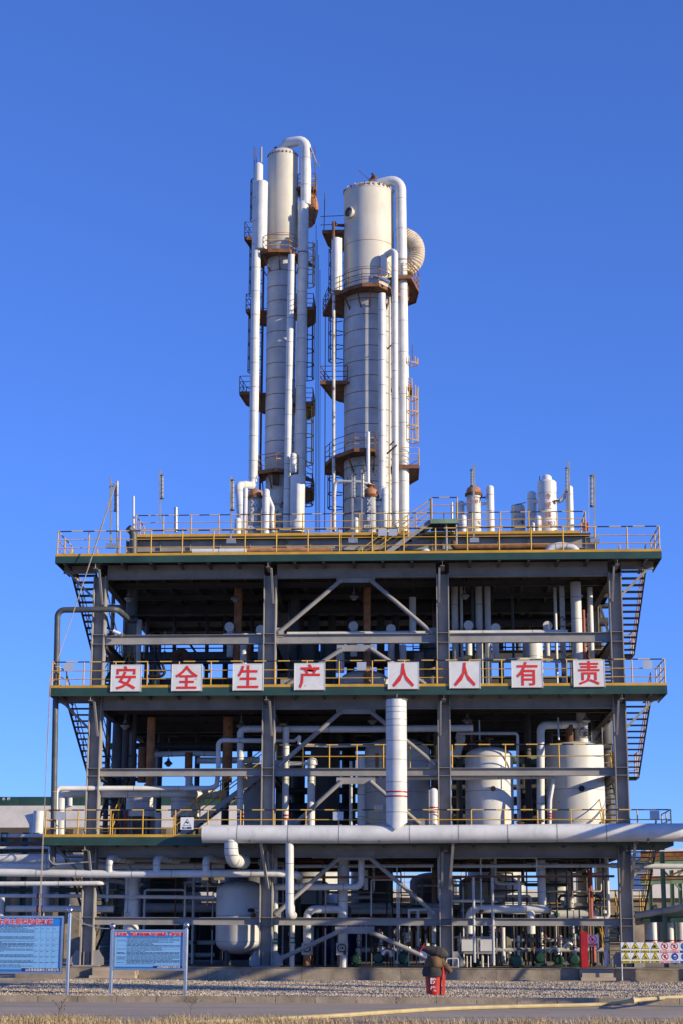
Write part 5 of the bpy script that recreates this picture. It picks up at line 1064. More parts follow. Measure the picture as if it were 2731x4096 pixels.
# white cabinets, red cabinet, plates
cb = thing('control_cabinets', at(1905, 3810, .5), 'two white control cabinets in a grey steel frame beside the third column', 'cabinet')
for a, b in ((1842, 1903), (1917, 1970)): boxp('cabinet_box', cb, at(a, 3806, .55), at(b, 3754, .9), 'white_tank'); boxp('cabinet_door', cb, at(a+3, 3804, .53), at(b-3, 3757, .545), 'white_tank')
for py in (3749, 3812): bar('frame_rail', cb, at(1806, py, .5), at(1988, py, .5), .05, .06, 'steel')
for px in (1834, 1909, 1985): bar('frame_post', cb, at(px, 3815, .5), at(px, 3702 if px == 1985 else 3749, .5), .05, .05, 'steel')
for px in (1865, 1880, 1930, 1950): rod('conduit', cb, at(px, 3812, .6), Vector((X(px, 3860, .6), .6, FZ)), .025, 'galv', 6)
rc = thing('red_cabinet', at(2334, 3875, -.6), 'tall narrow red cabinet standing on the plinth above the steps', 'cabinet')
a, b = at(2322, 3874, -.7), at(2347, 3727, -.7); boxp('cabinet_box', rc, (a.x, -.7, FZ), (b.x, -.35, b.z), 'red'); boxp('cabinet_door', rc, (a.x+.02, -.712, FZ+.03), (b.x-.02, -.702, b.z-.03), 'red')
c = at(2369, 3762, -.3); b = box('prohibition_plate', None, c, (.44, .012, .43), 'sign_plain'); tag(b, 'white no fire plate with red ring hung beside the red cabinet', 'sign')
ringmesh('red_ring', b, c+Vector((0, -.012, .05)), (0, 1, 0), .115, .006, .03, 'sign_red'); bar('red_slash', b, c+Vector((-.08, -.014, .13)), c+Vector((.08, -.014, -.03)), .006, .028, 'sign_red'); box('pictogram', b, c+Vector((-.02, -.01, .04)), (.07, .004, .10), 'black'); box('caption', b, c+Vector((0, -.01, -.15)), (.36, .004, .08), 'paint_red_old')
wr = tube('wrapped_pipe', None, [at(2422, 3868, .3), at(2424, 3835, .3), at(2421, 3805, .3)], .09, 'sign_plain', 0, 10); tag(wr, 'pipe foot bundled in white wrapping beside the end column', 'pipe')
rod_ = thing('grab_rail', at(1800, 3866, -1.3), 'small white bent hand rail on the plinth behind the fire monitor', 'railing'); tube('rail', rod_, [at(1785, 3868, -1.3), at(1783, 3835, -1.3), at(1830, 3833, -1.3), at(1830, 3868, -1.3)], .022, 'white', .06, 6)

# ================================================================ WARNING BOARD
YW = -2.6
wx0, wx1, wz0, wz1 = X(2481, 3810, YW), X(2775, 3810, YW), Z(3853, YW, 2600), Z(3770, YW, 2600)
wb_ = thing('warning_board', (wx0+.1, YW, G0), 'long white board of yellow triangle and round safety signs before the end column', 'sign')
boxp('panel', wb_, (wx0, YW, wz0), (wx1, YW+.025, wz1), 'sign_plain')
for px in (2486, 2770): rod('post', wb_, (X(px, 3900, YW), YW+.04, G0), (X(px, 3900, YW), YW+.04, wz1-.02), .03, 'galv', 8)
cw = (X(2716, 3810, YW)-wx0)/6; ch = (wz1-wz0)/2
caps = [['易燃易爆', '当心碰头', '注意安全', '当心中毒', '禁带火种', '禁止打手机', ''], ['当心机械伤人', '当心火灾', '当心坠落', '当心烫伤', '严禁烟火', '必须戴安全帽', '']]
for r_i in range(2):
    for k in range(7):
        c = Vector((wx0+cw*(k+.5), YW-.004, wz1-ch*(r_i+.5))); kind = 'w' if k < 4 else ('p' if (k == 4 or (k == 5 and r_i == 0)) else 'm')
        pn = box('sign_tile', wb_, c, (cw-.012, .005, ch-.012), 'sign_plain'); cc = c+Vector((0, -.004, .055)); y = cc.y
        if kind == 'w':
            tri(pn, cc, .30, y-.002, 'black', 'sign_yellow'); box('caption', pn, c+Vector((0, -.006, -.135)), (.30, .004, .085), 'sign_yellow')
            if (r_i, k) in ((0, 0), (1, 1)): lathe('flame', pn, cc+Vector((0, -.010, -.07)), [(0, 0), (.045, .02), (.05, .05), (.02, .09), (0, .12)], 'black', 8)
            elif (r_i, k) == (0, 2): box('mark', pn, cc+Vector((0, -.009, .02)), (.022, .004, .10), 'black'); box('mark', pn, cc+Vector((0, -.009, -.06)), (.022, .004, .022), 'black')
            elif (r_i, k) == (0, 3):
                lathe('skull', pn, cc+Vector((0, -.009, .0)), [(0, -.04), (.035, -.03), (.045, .01), (.0, .05)], 'black', 10)
                for s in (1, -1): bar('bone', pn, cc+Vector((-.07*s, -.009, -.03)), cc+Vector((.07*s, -.009, -.075)), .004, .014, 'black')
            else:
                bar('figure', pn, cc+Vector((-.04, -.009, .03)), cc+Vector((.03, -.009, -.06)), .004, .025, 'black'); bar('figure', pn, cc+Vector((-.05, -.009, -.065)), cc+Vector((.07, -.009, -.05)), .004, .03, 'black')
            text(caps[r_i][k], pn, c+Vector((0, -.009, -.135)), .062 if len(caps[r_i][k]) == 4 else .042, 'black', bold=.001)
        elif kind == 'p':
            ringmesh('red_ring', pn, cc+Vector((0, -.003, 0)), (0, 1, 0), .105, .005, .025, 'sign_red'); box('pictogram', pn, cc+Vector((0, -.003, 0)), (.06, .004, .12), 'black'); bar('red_slash', pn, cc+Vector((-.085, -.008, .085)), cc+Vector((.085, -.008, -.085)), .005, .025, 'sign_red')
            box('caption', pn, c+Vector((0, -.006, -.135)), (.31, .004, .085), 'sign_red'); text(caps[r_i][k], pn, c+Vector((0, -.009, -.135)), .06 if len(caps[r_i][k]) == 4 else .05, 'sign_plain', bold=.001)
        else:
            lathe('blue_disc', pn, cc+Vector((0, -.002, 0)), [(.125, 0), (.125, .004)], 'blue_deep' if k == 6 else 'sign_blue', 24, axis=(0, -1, 0)); lathe('head_figure', pn, cc+Vector((0, -.007, -.01)), [(.06, 0), (.06, .003)], 'sign_plain', 14, axis=(0, -1, 0)); box('mask', pn, cc+Vector((0, -.012, -.02)), (.1, .003, .06), 'sign_blue')
            box('caption', pn, c+Vector((0, -.006, -.135)), (.31, .004, .085), 'sign_blue')
            if caps[r_i][k]: text(caps[r_i][k], pn, c+Vector((0, -.009, -.135)), .042, 'sign_plain', bold=.001)

# ================================================================ BLUE NOTICE BOARDS ON THE GRAVEL
def board(label, pxl, pxr, pyt, pyb, Y, post_px, post_t, title, tsize, tcx, foot, seed, rotz, deep):
    rnd = random.Random(seed)
    a, b = at(pxl, pyb, Y), at(pxr, pyt, Y); w, h = b.x-a.x, b.z-a.z; c = (a+b)/2
    R = thing('notice_board', (c.x, Y, G0), label, 'notice board')
    boxp('back_panel', R, (a.x, Y+.01, a.z), (b.x, Y+.05, b.z), 'galv')
    f = .055
    for (p, q) in (((a.x-f, a.z-f), (b.x+f, a.z)), ((a.x-f, b.z), (b.x+f, b.z+f))): boxp('frame_rail', R, (p[0], Y-.03, p[1]), (q[0], Y+.06, q[1]), 'chrome')
    for (p, q) in (((a.x-f, a.z+.002), (a.x, b.z-.002)), ((b.x, a.z+.002), (b.x+f, b.z-.002))): boxp('frame_rail', R, (p[0], Y-.028, p[1]), (q[0], Y+.058, q[1]), 'chrome')
    boxp('printed_sheet', R, (a.x+.004, Y, a.z+.004), (b.x-.004, Y+.008, b.z-.004), 'blue_panel'); y = Y-.003
    hd_ = h*.145; boxp('header', R, (a.x+.006, y-.002, b.z-hd_), (b.x-.006, y, b.z-.006), 'blue_head')
    ft = h*.05; boxp('footer', R, (a.x+.006, y-.002, a.z+.008), (a.x+w*.6, y, a.z+.008+ft*.8), 'blue_deep'); boxp('footer', R, (a.x+w*.57, y-.004, a.z+.008), (b.x-.006, y-.0025, a.z+.008+ft*1.2), 'navy')
    for bb, mm, dy in ((.009, 'sign_plain', .004), (.0035, 'sign_red', .007)): text(title, R, (tcx, y-dy, b.z-hd_*.5), tsize, mm, 'title', bold=bb)
    text(foot, R, (a.x+w*.80, y-.008, a.z+.008+ft*.6), ft*.85, 'sign_plain', 'footer_lettering', bold=.0005)
    # rows of print too small to read: short dashes of ink
    V, F = [], []
    def dash(x0_, x1_, z, t):
        k = len(V); V.extend([(x0_, y-.002, z), (x1_, y-.002, z), (x1_, y-.002, z+t), (x0_, y-.002, z+t)]); F.append((k, k+1, k+2, k+3))
    top = b.z-hd_-.03; z = top; lh = .030; x0_ = a.x+.05; cols = [.17*w] if deep else [.70*w, .765*w, .83*w, .90*w]
    row_i = 0
    while z > a.z+.10:
        if rnd.random() < .86:
            spans = [(x0_+.02, a.x+cols[0]-.03, .45), (a.x+cols[0]+.02, b.x-.08, 1)] if deep else [(x0_, a.x+cols[0]-.02, 1)]
            for s0, s1, dens in spans:
                if dens < 1 and rnd.random() > dens: continue
                e = s1 if rnd.random() < .6 else s0+(s1-s0)*rnd.uniform(.3, .9); xx = s0
                while xx < e:
                    l = rnd.uniform(.03, .13); dash(xx, min(e, xx+l), z, .0125); xx += l+rnd.uniform(.008, .03)
            if not deep and row_i % 5 == 2:
                for k in range(4):
                    q = a.x+cols[k]+.02; dash(q, q+.06, z, .011)
        z -= lh; row_i += 1
    for cx_ in ([a.x+.05]+[a.x+k for k in cols]+[b.x-.05]): V.extend([(cx_, y-.0015, a.z+.09), (cx_+.003, y-.0015, a.z+.09), (cx_+.003, y-.0015, top+.02), (cx_, y-.0015, top+.02)]); k = len(V)-4; F.append((k, k+1, k+2, k+3))
    for i in range(8): zz = a.z+.09+(top+.02-a.z-.09)*i/7; k = len(V); V.extend([(a.x+.05, y-.0015, zz), (b.x-.05, y-.0015, zz), (b.x-.05, y-.0015, zz+.003), (a.x+.05, y-.0015, zz+.003)]); F.append((k, k+1, k+2, k+3))
    mesh_obj('print_rows', R, V, F, 'ink')['kind'] = 'stuff'
    for px, pt in zip(post_px, post_t):
        p = at(px, (pt+3985)/2, Y+.0); t = at(px, pt+16, Y).z; po = rod('post', R, (p.x, Y+.02, G0), (p.x, Y+.02, t), .055, 'chrome', 16)
        lathe('ball_finial', po, (p.x, Y+.02, t), [(.035, 0), (.035, .03)]+[(.085*math.sin(math.pi*i/10), .105-.085*math.cos(math.pi*i/10)) for i in range(1, 11)], 'chrome', 18)
board('tall blue notice board on chrome posts, its red heading cut off', -115, 250, 3672, 3886, -19.0, (-130, 275), (3640, 3640), '车间主要风险告知栏', .135, at(103, 3690, -19.0).x, '山东莘县国泰化工有限公司', 3, 0, False)
board('smaller blue notice board on ball topped chrome posts', 459, 734, 3727, 3873, -18.8, (448, 745), (3704, 3700), '关键装置、重点部位责任承包责任牌（精馏装置）', .073, at(598, 3737, -18.8).x, '山东莘县国泰化工有限公司', 5, 0, True)
tag(tube('chain', None, smooth([at(283, 3655, -18.95), at(340, 3695, -18.9), at(400, 3712, -18.85), at(443, 3714, -18.8)], 5), .012, 'galv', 0, 5), 'thin chain slung between the two blue notice boards', 'chain')

# ================================================================ FIRE MONITOR WRAPPED IN CLOTH
YM = -17.9; c = at(1733, 3985, YM); x_ = c.x
R = thing('fire_monitor', (x_, YM, G0), 'red lettered fire monitor stand with cloth wrapped head', 'fire monitor')
MS = 1.15; zr = G0+(at(1733, 3905, YM).z-G0)/MS; R.scale = (MS, MS, MS)
def shellpart(name, r0, r1, z0, z1, a0, a1, m, off=0):
    V, F = [], []; n = 18
    for rr, zz in ((r0, z0), (r1, z1)):
        for th in (0, -.012):
            for i in range(n+1): a = rad(a0+(a1-a0)*i/n); V.append((x_+off+(rr+th)*math.cos(a), YM+(rr+th)*math.sin(a), zz))
    k = n+1
    for i in range(n):
        F += [(i, i+1, 2*k+i+1, 2*k+i), (k+i+1, k+i, 3*k+i, 3*k+i+1), (2*k+i, 2*k+i+1, 3*k+i+1, 3*k+i), (i+1, i, k+i, k+i+1)]
    F += [(0, 2*k, 3*k, k), (n, k+n, 3*k+n, 2*k+n)]
    return mesh_obj(name, R, V, F, m, True)
shellpart('guard_shell', .175, .205, G0, zr+.03, 150, 345, 'red'); shellpart('guard_door', .175, .21, G0, zr+.22, -50, 25, 'red', .085)
text('防', R, (x_-.01, YM-.235, zr-.10), .11, 'sign_plain', bold=.005); text('炮', R, (x_-.01, YM-.23, zr-.29), .11, 'sign_plain', bold=.005)
rod('standpipe', R, (x_, YM, G0), (x_, YM, zr+.3), .06, 'red', 12)
def blob(name, prof, m, cx_, seed, sq=(1, 1)):
    rnd = random.Random(seed); V, F = [], []; n = 26; ph = [rnd.uniform(0, 6.28) for _ in range(4)]
    for j, (r, z, ox) in enumerate(prof):
        for i in range(n):
            a = 2*math.pi*i/n; k = 1+.07*math.sin(3*a+ph[0]+z*9)+.05*math.sin(5*a+ph[1]-z*14)+rnd.uniform(-.015, .015)
            V.append((cx_+ox+r*k*math.cos(a)*sq[0], YM+r*k*math.sin(a)*sq[1], z))
    for j in range(len(prof)-1):
        for i in range(n): F.append((j*n+i, j*n+(i+1) % n, (j+1)*n+(i+1) % n, (j+1)*n+i))
    F += [tuple(range(n))[::-1], tuple(range(len(V)-n, len(V)))]
    return mesh_obj(name, R, V, F, m, True, 60)
blob('collar_cloth', [(.235, zr-.005, 0), (.245, zr+.08, 0), (.235, zr+.17, 0), (.20, zr+.22, .0)], 'cloth', x_-.01, 1)
blob('waist_cloth', [(.20, zr+.19, 0), (.25, zr+.25, .02), (.24, zr+.34, .03), (.20, zr+.42, .02), (.17, zr+.47, 0)], 'cloth_tan', x_+.01, 2)
def cloth_arm(name, pts, rr, m): tube(name, R, pts, .1, m, radii=rr, n=14)
zc = zr+.55
bx = [(-.36, .13, .04), (-.27, .11, .055), (-.15, .075, .09), (-.02, .035, .125), (.1, .01, .145), (.21, -.015, .135), (.29, -.05, .09), (.34, -.09, .03)]
bq = smooth([Vector((x_+a_, YM-.04, zc+b_)) for a_, b_, r_ in bx], 3); br_ = [bx[min(7, i//3)][2]*(1-(i % 3)/3)+bx[min(7, i//3+1)][2]*((i % 3)/3)+.006*math.sin(i*2.3) for i in range(len(bq))]
cloth_arm('wrapped_barrel', bq, br_, 'cloth')
cloth_arm('wrapped_handle', smooth([Vector((x_+.10, YM-.06, zr+.36)), Vector((x_+.22, YM-.07, zr+.30)), Vector((x_+.33, YM-.07, zr+.19)), Vector((x_+.42, YM-.07, zr+.09))], 4), [.11-.004*i+.006*math.sin(i*1.9) for i in range(13)], 'cloth_tan')
rod('red_tie', R, (x_-.34, YM-.12, zc+.0), (x_-.22, YM-.1, zc+.2), .016, 'red', 6); box('white_lining', R, (x_-.24, YM-.02, zc-.03), (.16, .1, .10), 'sign_plain', Quaternion((0, 1, 0), .4))

# ================================================================ BEYOND THE STRUCTURE
YH = 42.0
a, b = X(-420, 3250, YH), X(1060, 3250, YH); z1_, z2_, z3_, z4_ = Z(3184, YH, 300), Z(3222, YH, 300), Z(3310, YH, 300), Z(3390, YH, 300)
h_ = thing('workshop_building', ((a+b)/2, YH, G0), 'peeling white plastered building with dark green band beyond the rope end', 'building')
boxp('parapet_wall', h_, (a, YH, z3_), (b, YH+12, z2_-.01), 'plaster'); n_ = 12
for k in range(n_): boxp('green_panel', h_, (a+(b-a)*k/n_+.01, YH+.6, z2_), (a+(b-a)*(k+1)/n_-.01, YH+11, z1_), 'green')
boxp('inner_wall', h_, (a+.02, YH+8.5, G0), (b-.02, YH+11.9, z3_-.01), 'concrete')
for k in range(5): xx = a+(b-a)*k/4; boxp('pillar', h_, (xx-.3, YH+.02, G0), (xx+.3, YH+.6, z3_-.005), 'concrete')
for k in range(8):
    xx = a+(b-a)*(k+.5)/8; w_ = boxp('window', h_, (xx-1.2, YH+8.44, 2.2), (xx+1.2, YH+8.49, 5.0), 'window_dark')
    for s in (-.6, .6): box('mullion', w_, (xx+s, YH+8.42, 3.6), (.08, .06, 2.8), 'plaster')
text('水', h_, at(16, 3195, YH+.58), .16, 'paint_white', bold=.004); text('箱', h_, at(36, 3195, YH+.58), .16, 'paint_white', bold=.004)
rod('downpipe', h_, at(281, 3224, YH-.1), at(281, 3190, YH-.1), .16, 'white', 10)
# duct chute on the wall
dc = thing('duct_hood', at(130, 3310, 30), 'white sheet metal hood with duct behind the rope end railing', 'duct')
v = [at(100, 3262, 30), at(115, 3252, 30), at(150, 3248, 30), at(150, 3332, 30), at(118, 3334, 30), at(118, 3298, 30)]; v += [p+Vector((0, 1.6, 0)) for p in v]
mesh_obj('hood', dc, v, [(0, 1, 2, 3, 4, 5)[::-1], (6, 7, 8, 9, 10, 11)]+[(k, (k+1) % 6, 6+(k+1) % 6, 6+k) for k in range(6)], 'white'); rod('duct', dc, at(152, 3332, 29.6), at(157, 3244, 29.6), .3, 'white', 16)
# back hall in the shade behind the ground storey, with red lettered boards on it
bk = thing('brick_building', (0, 30, G0), 'low concrete building seen through the ground storey', 'building')
zt_ = Z(3590, 30, 1300); boxp('wall', bk, (-14, 30, G0), (14, 42, zt_), 'concrete'); boxp('roof_edge', bk, (-14.2, 29.7, zt_+.002), (14.2, 42.2, zt_+.45), 'plaster')
for k in range(10):
    xx = -12.8+k*2.85; w_ = boxp('window', bk, (xx-.7, 29.95, 1.2), (xx+.7, 29.992, 2.4), 'window_dark'); box('frame', w_, (xx, 29.93, 1.8), (.08, .05, 1.2), 'plaster'); box('sill', w_, (xx, 29.93, 1.14), (1.6, .14, .08), 'concrete')
for px, ch_ in ((618, '防'), (727, '护')):
    c = at(px, 3578, 29.6); c.y = 29.6; b = box('slogan_board', None, c, (1.5, .04, 1.35), 'sign_white'); tag(b, 'far white slogan board with red lettering seen left of the round vessel' if ch_ == '防' else 'far white slogan board with red lettering close to the round vessel', 'sign'); text(ch_, b, c+Vector((0, -.03, 0)), 1.05, 'sign_red', 'character', bold=.02)
    for s in (-.5, .5): rod('leg', b, (c.x+s, 29.66, zt_+.45), (c.x+s, 29.66, c.z-.6), .03, 'yellow', 6)
railing('far yellow railing on the low concrete building', [(-11, 29.8, zt_+.46), (3, 29.8, zt_+.46)], 1.1, 1.5)
# pipe bridge running beyond the rope end and behind
pb = thing('pipe_bridge', (-16, 6, G0), 'green steel pipe bridge carrying pipes beyond the rope end', 'pipe rack')
for px, Y in ((8, 5.0), (95, 7.0), (250, 7.0)):
    x_ = X(px, 3600, Y); hbeam('post', pb, (x_, Y, G0), (x_, Y, Z(3330, Y, px)), .25, .25, 'green', .015, .01, (1, 0, 0))
for py in (3400, 3480, 3560): hbeam('cross_arm', pb, at(-60, py, 6), at(330, py, 6), .15, .2, 'green', .012, .01)
vh('white leg pipe under the pipe bridge', 180, 3540, 3640, 4.0, .18, 'white_tank'); vh('pale pipe at the edge of the pipe bridge', 6, 3590, 3700, 1.0, .12, 'tower_grey'); vh('white leg pipe close to the pipe bridge post', 150, 3540, 3680, 6.0, .2, 'tower_grey')
# pipe rack at the far end beyond the warning board
pr = thing('pipe_rack', (12, 6, G0), 'pale green steel pipe rack beyond the warning board', 'pipe rack')
for px, Y, t in ((2653, 3.5, 3405), (2688, 11, 3480), (2720, 12, 3480), (2748, 3.5, 3405), (2600, 14, 3450), (2800, 12, 3400)):
    x_ = X(px, 3600, Y); hbeam('post', pr, (x_, Y, G0), (x_, Y, Z(t, Y, px)), .17, .17, 'green_pale', .014, .01, (1, 0, 0))
for py, Y, m in ((3448, 6, 'green_pale'), (3525, 6, 'green_pale'), (3430, 9, 'rust'), (3512, 9, 'rust'), (3676, 4, 'green'), (3415, 8, 'rust')): hbeam('cross_arm', pr, at(2560, py+4, Y), at(2900, py-6, Y), .14, .20, m, .012, .01)
for (p, q) in (((2690, 3525), (2731, 3480)), ((2650, 3480), (2720, 3560)), ((2600, 3540), (2760, 3465))): bar('diagonal', pr, at(*p, 10), at(*q, 10), .08, .08, 'rust' if p[0] == 2600 else 'green_pale')
P('pale pipe leaving the structure past the outer stairs', [(2440, 3462, 1.2), (2700, 3466, 1.2), (2900, 3464, 1.2)], .105, 'white', 0, seams=1.8); P('white pipe behind the outer stairs', [(2480, 3487, 9), (2608, 3484, 9)], .2, 'white', 0, seams=1.4); P('white pipe high on the pipe rack', [(2660, 3515, 12), (2900, 3505, 12)], .22, 'white', 0, seams=1.6)
for i, (py, r, m) in enumerate(((3652, .13, 'tower_grey'), (3665, .11, 'green_pale'), (3680, .12, 'tower_grey'))): P(('upper grey pipe', 'middle green pipe', 'lower grey pipe')[i]+' sweeping out over the warning board', [(2540, py+10, 4+i*.5), (2660, py-10, 3.5+i*.5), (2900, py-58, 2.5+i*.5)], r, m, .5)
for px, Y, r, m, lb in ((2594, 5, .17, 'white', 'white leg pipe with red band left of the green post'), (2612, 7, .15, 'white', 'white leg pipe behind its neighbour'), (2680, 4.4, .14, 'white', 'white leg pipe with red bands right of the green post'), (2722, 6, .19, 'white_tank', 'thick leg pipe with red bands at the end of the rack')):
    o = vh(lb, px, 3690, 3850, Y, r, m); 
    for py in (3762, 3772): ringmesh('red_band', o, at(px, py, Y), (0, 0, 1), r, .05, .006, 'red')
P('dark vent pipe curling up from the rack', [(2610, 3660, 6), (2610, 3632, 6), (2626, 3626, 6)], .1, 'grey_pipe', .2)
wh = thing('warehouse', (30, 62, G0), 'long pale roofed warehouse far beyond the pipe rack', 'building'); Yw = 62
a, b = X(2600, 3400, Yw), X(3400, 3400, Yw); boxp('wall', wh, (a, Yw, G0), (b, Yw+15, Z(3425, Yw, 2700)), 'plaster'); boxp('roof', wh, (a-.4, Yw-.5, Z(3425, Yw, 2700)+.003), (b+.4, Yw+15.5, Z(3396, Yw, 2700)), 'white_tank')
for k in range(6): xx = a+(b-a)*(k+.5)/6; boxp('window', wh, (xx-1.5, Yw-.03, 1.5), (xx+1.5, Yw-.003, 3.2), 'window_dark')
for i in range(5):                                          # low far sheds that close the horizon
    xx = -70+i*34; o = thing('far_shed', (xx, 150, G0), ['far grey shed behind the plaster building', 'far grey shed beyond the tapered duct', 'far grey shed seen between the columns', 'far grey shed behind the pumps', 'far grey shed beyond the pipe rack'][i], 'shed'); boxp('wall', o, (xx-15, 150, G0), (xx+14, 160, 3.0+i % 3), 'skyline'); boxp('roof', o, (xx-15.4, 149.6, 3.003+i % 3), (xx+14.4, 160.4, 3.5+i % 3), 'plaster')
for i in range(7):                                          # dark plant standing between the structure and the back buildings
    xx = -12.5+i*3.1; Y = 19.5+(i*7 % 5); o, *_ = vessel('shaded upright vessel behind the structure, '+['near the rope end', 'behind the twin small vessels', 'behind the round bottomed vessel', 'behind the goose neck pipe', 'behind the centre bay pumps', 'behind the white cabinets', 'behind the red cabinet'][i], 0, 0, 0, 20, 1.0+.2*(i % 3), ('grey_vessel', 'steel_dark', 'tower_grey')[i % 3], zb=.0, zt=4.6+(i*3 % 4)*.5); 
    for ch_ in [o]+list(o.children): pass
    o.location.x += xx-o.location.x; o.location.y = Y

# ---------------------------------------------------------------- trees beside the road, outside the picture: their shade falls over the gravel
def tree(label, x, y, trunk_h, crown_z0, crown_z1, cr, n, m, seed, bare=False):
    rnd = random.Random(seed); R = thing('roadside_tree', (x, y, G0), label, 'tree')
    tube('trunk', R, [Vector((x, y, G0)), Vector((x+.1, y, trunk_h*.5)), Vector((x-.05, y+.1, trunk_h)), Vector((x, y, crown_z1-.8))], .2, 'bark', radii=[.22, .18, .14, .04], n=10)
    V, F = [], []
    for k in range(16):
        z = rnd.uniform(trunk_h*.85, crown_z1-1.0); a = rnd.random()*6.28; L = cr*rnd.uniform(.5, .95)
        p = Vector((x, y, z)); q = p+Vector((math.cos(a)*L*.6, math.sin(a)*L*.6, L*.5)); e = p+Vector((math.cos(a)*L, math.sin(a)*L, L*.7))
        tube('limb', R, [p, q, e], .05, 'bark', radii=[.07, .04, .015], n=6)
    cl = [(rnd.gauss(0, .45), rnd.gauss(0, .45), rnd.uniform(-.9, .9)) for _ in range(70)]
    for i in range(n):
        c = rnd.choice(cl); d = Vector((c[0], c[1], c[2]))
        w = math.sqrt(max(.05, 1-c[2]**2)); px = x+cr*(c[0]*w)+rnd.gauss(0, .25); py = y+cr*(c[1]*w)+rnd.gauss(0, .25); pz = (crown_z0+crown_z1)/2+(crown_z1-crown_z0)/2*c[2]+rnd.gauss(0, .25)
        s = rnd.uniform(.06, .14); u = Vector((rnd.gauss(0, 1), rnd.gauss(0, 1), rnd.gauss(0, 1))).normalized(); v = u.orthogonal().normalized(); k = len(V); o_ = Vector((px, py, pz))
        V += [o_-u*s, o_+v*s*.5, o_+u*s, o_-v*s*.5]; F.append((k, k+1, k+2, k+3))
    c_ = mesh_obj('crown', R, V, F, m); c_['kind'] = 'stuff'
tree('tall roadside tree with a high dense crown', 17.5, -23.5, 7.0, 7.2, 12.0, 2.6, 9000, 'weed', 4)
tree('slender roadside tree with a thin crown', 24.0, -21.5, 5.0, 6.0, 10.0, 1.3, 1500, 'weed', 9)
tree('smaller roadside tree with a thin crown near the kerb', 13.5, -27.0, 3.2, 3.6, 6.0, 1.0, 700, 'weed', 12)

# added black screen standing in for the deep shade behind the ground storey
pt = thing('shade_screen', (-3, 17.7, FZ), 'black ribbed screen added for the shade behind the ground storey', 'shade_screen')
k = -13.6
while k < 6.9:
    boxp('shade_panel', pt, (k, 17.7+random.uniform(0, .03), .31), (k+1.12, 17.74+.03, 2.9+random.uniform(-.04, .04)), 'black')
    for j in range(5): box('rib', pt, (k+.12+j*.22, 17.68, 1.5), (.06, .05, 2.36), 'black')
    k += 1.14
# second pipe rack beside the yard, past the edge of the picture; it shades the pipe rack end of the ground storey
r2 = thing('pipe_rack', (13.5, -5, G0), 'tall pipe rack running along the side of the yard', 'pipe rack')
for y in (-13, -8, -3, 2):
    for x in (12.2, 15.4): hbeam('post', r2, (x, y, G0), (x, y, 7.6), .2, .2, 'green_pale', .014, .01, (1, 0, 0))
    for z in (6.4, 7.4): hbeam('cross_arm', r2, (12.0, y, z), (15.6, y, z), .16, .2, 'green_pale', .012, .01)
for x, z, r in ((12.6, 6.7, .2), (14.3, 6.65, .14), (13.2, 7.65, .14), (14.9, 7.7, .2)):
    rod('carried_pipe', r2, (x, -14, z), (x, 4, z), r, 'white', 14)
bar('diagonal', r2, (12.2, -7, .3), (12.2, -4, 6.3), .1, .1, 'green_pale')
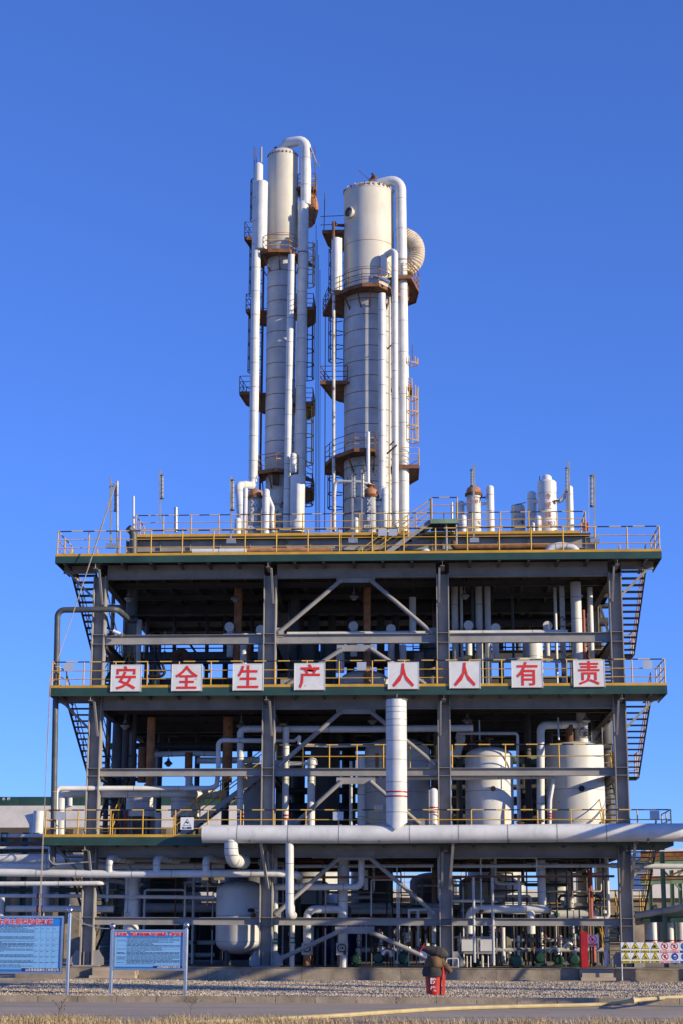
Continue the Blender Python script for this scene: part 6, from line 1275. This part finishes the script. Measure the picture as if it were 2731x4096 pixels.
# ---------------------------------------------------------------- small bore pipework of the ground storey
rr = random.Random(77)
def small(px0, px1, n, where, grp):
    for i in range(n):
        px = rr.uniform(px0, px1); Y = rr.uniform(.7, 5.5); p0 = at(px, rr.uniform(3420, 3700), Y); r = rr.choice((.025, .03, .04, .055, .07)); m = rr.choice(('white', 'white_tank', 'white', 'galv', 'steel_dark', 'rust', 'grey_pipe', 'green_pump'))
        k = i % 3; w = rr.uniform(.5, 2.2)*rr.choice((-1, 1)); xe = min(max(p0.x+w, CX[0]+.4), CX[3]-.4)
        if k == 0: pts = [Vector((p0.x, Y, FZ)), Vector((p0.x, Y, p0.z)), Vector((xe, Y, p0.z))]
        elif k == 1: pts = [Vector((p0.x, Y, FZ)), Vector((p0.x, Y, p0.z)), Vector((xe, Y, p0.z)), Vector((xe, Y, max(.6, p0.z-rr.uniform(.4, 1.6))))]
        else: pts = [Vector((p0.x, Y, p0.z)), Vector((xe, Y, p0.z)), Vector((xe, Y, 4.5))]
        o = pipe('slim bent pipe of the crowded pipework %s' % where, pts, r, m, r*2.5, group=grp)
        if rr.random() < .6:
            q = pts[1]; c = Vector((pts[0].x, Y, .5*(pts[0].z+pts[1].z))) if k < 2 else pts[0].lerp(pts[1], .5)
            lathe('valve_body', o, c+Vector((0, 0, -.08)), [(r, 0), (r*2+.03, .03), (r*2+.03, .13), (r, .16)], rr.choice(('rust_brown', 'black', 'white_rusty', 'green_pump')), 10)
small(1130, 1720, 26, 'in the centre bay', 'small pipework, centre bay'); small(1830, 2420, 34, 'in the bay of the white cabinets', 'small pipework, cabinet bay'); small(430, 1020, 16, 'in the bay of the tapered duct', 'small pipework, tapered duct bay')
for k, (px0, px1, py, Y) in enumerate(((1830, 2420, 3800, 3.0), (1420, 1730, 3800, 3.4), (1830, 2420, 3760, 5.6), (600, 860, 3770, 5.0), (600, 860, 3820, 5.4))):
    pipe('shaded low header pipe near the floor, %s' % ('cabinet bay' if px0 > 1800 else 'centre bay' if px0 > 1400 else 'tapered duct bay'), [(px0, py, Y), (px1, py, Y)], .09, 'tower_grey', 0, group='low headers')
# ---------------------------------------------------------------- lettering: real flat glyph meshes, made together at the end
_tmp = []
for (s, parent, c, h, m, name, bold, rotz, sx, tilt) in TEXTS:
    cu = bpy.data.curves.new('lettering', 'FONT'); cu.body = s; cu.size = h*1.28; cu.align_x = 'CENTER'; cu.align_y = 'CENTER'; cu.resolution_u = 2; cu.offset = bold; cu.extrude = .002
    ob = bpy.data.objects.new('lettering', cu); COL.objects.link(ob); _tmp.append(ob)
dg = bpy.context.evaluated_depsgraph_get()
for ob, (s, parent, c, h, m, name, bold, rotz, sx, tilt) in zip(_tmp, TEXTS):
    me = bpy.data.meshes.new_from_object(ob.evaluated_get(dg)); me.materials.clear(); me.materials.append(MATS[m])
    if len(me.vertices):
        xs_ = [v.co.x for v in me.vertices]; ys_ = [v.co.y for v in me.vertices]; mx, my = (min(xs_)+max(xs_))/2, (min(ys_)+max(ys_))/2
        for v in me.vertices: v.co.x = (v.co.x-mx)*sx; v.co.y -= my
    o = bpy.data.objects.new(name, me)
    q = Matrix.Rotation(rotz, 3, 'Z') @ Matrix.Rotation(rad(tilt), 3, 'X')
    link(o, parent, c, q.to_quaternion())
for ob in _tmp:
    cu = ob.data; bpy.data.objects.remove(ob); bpy.data.curves.remove(cu)
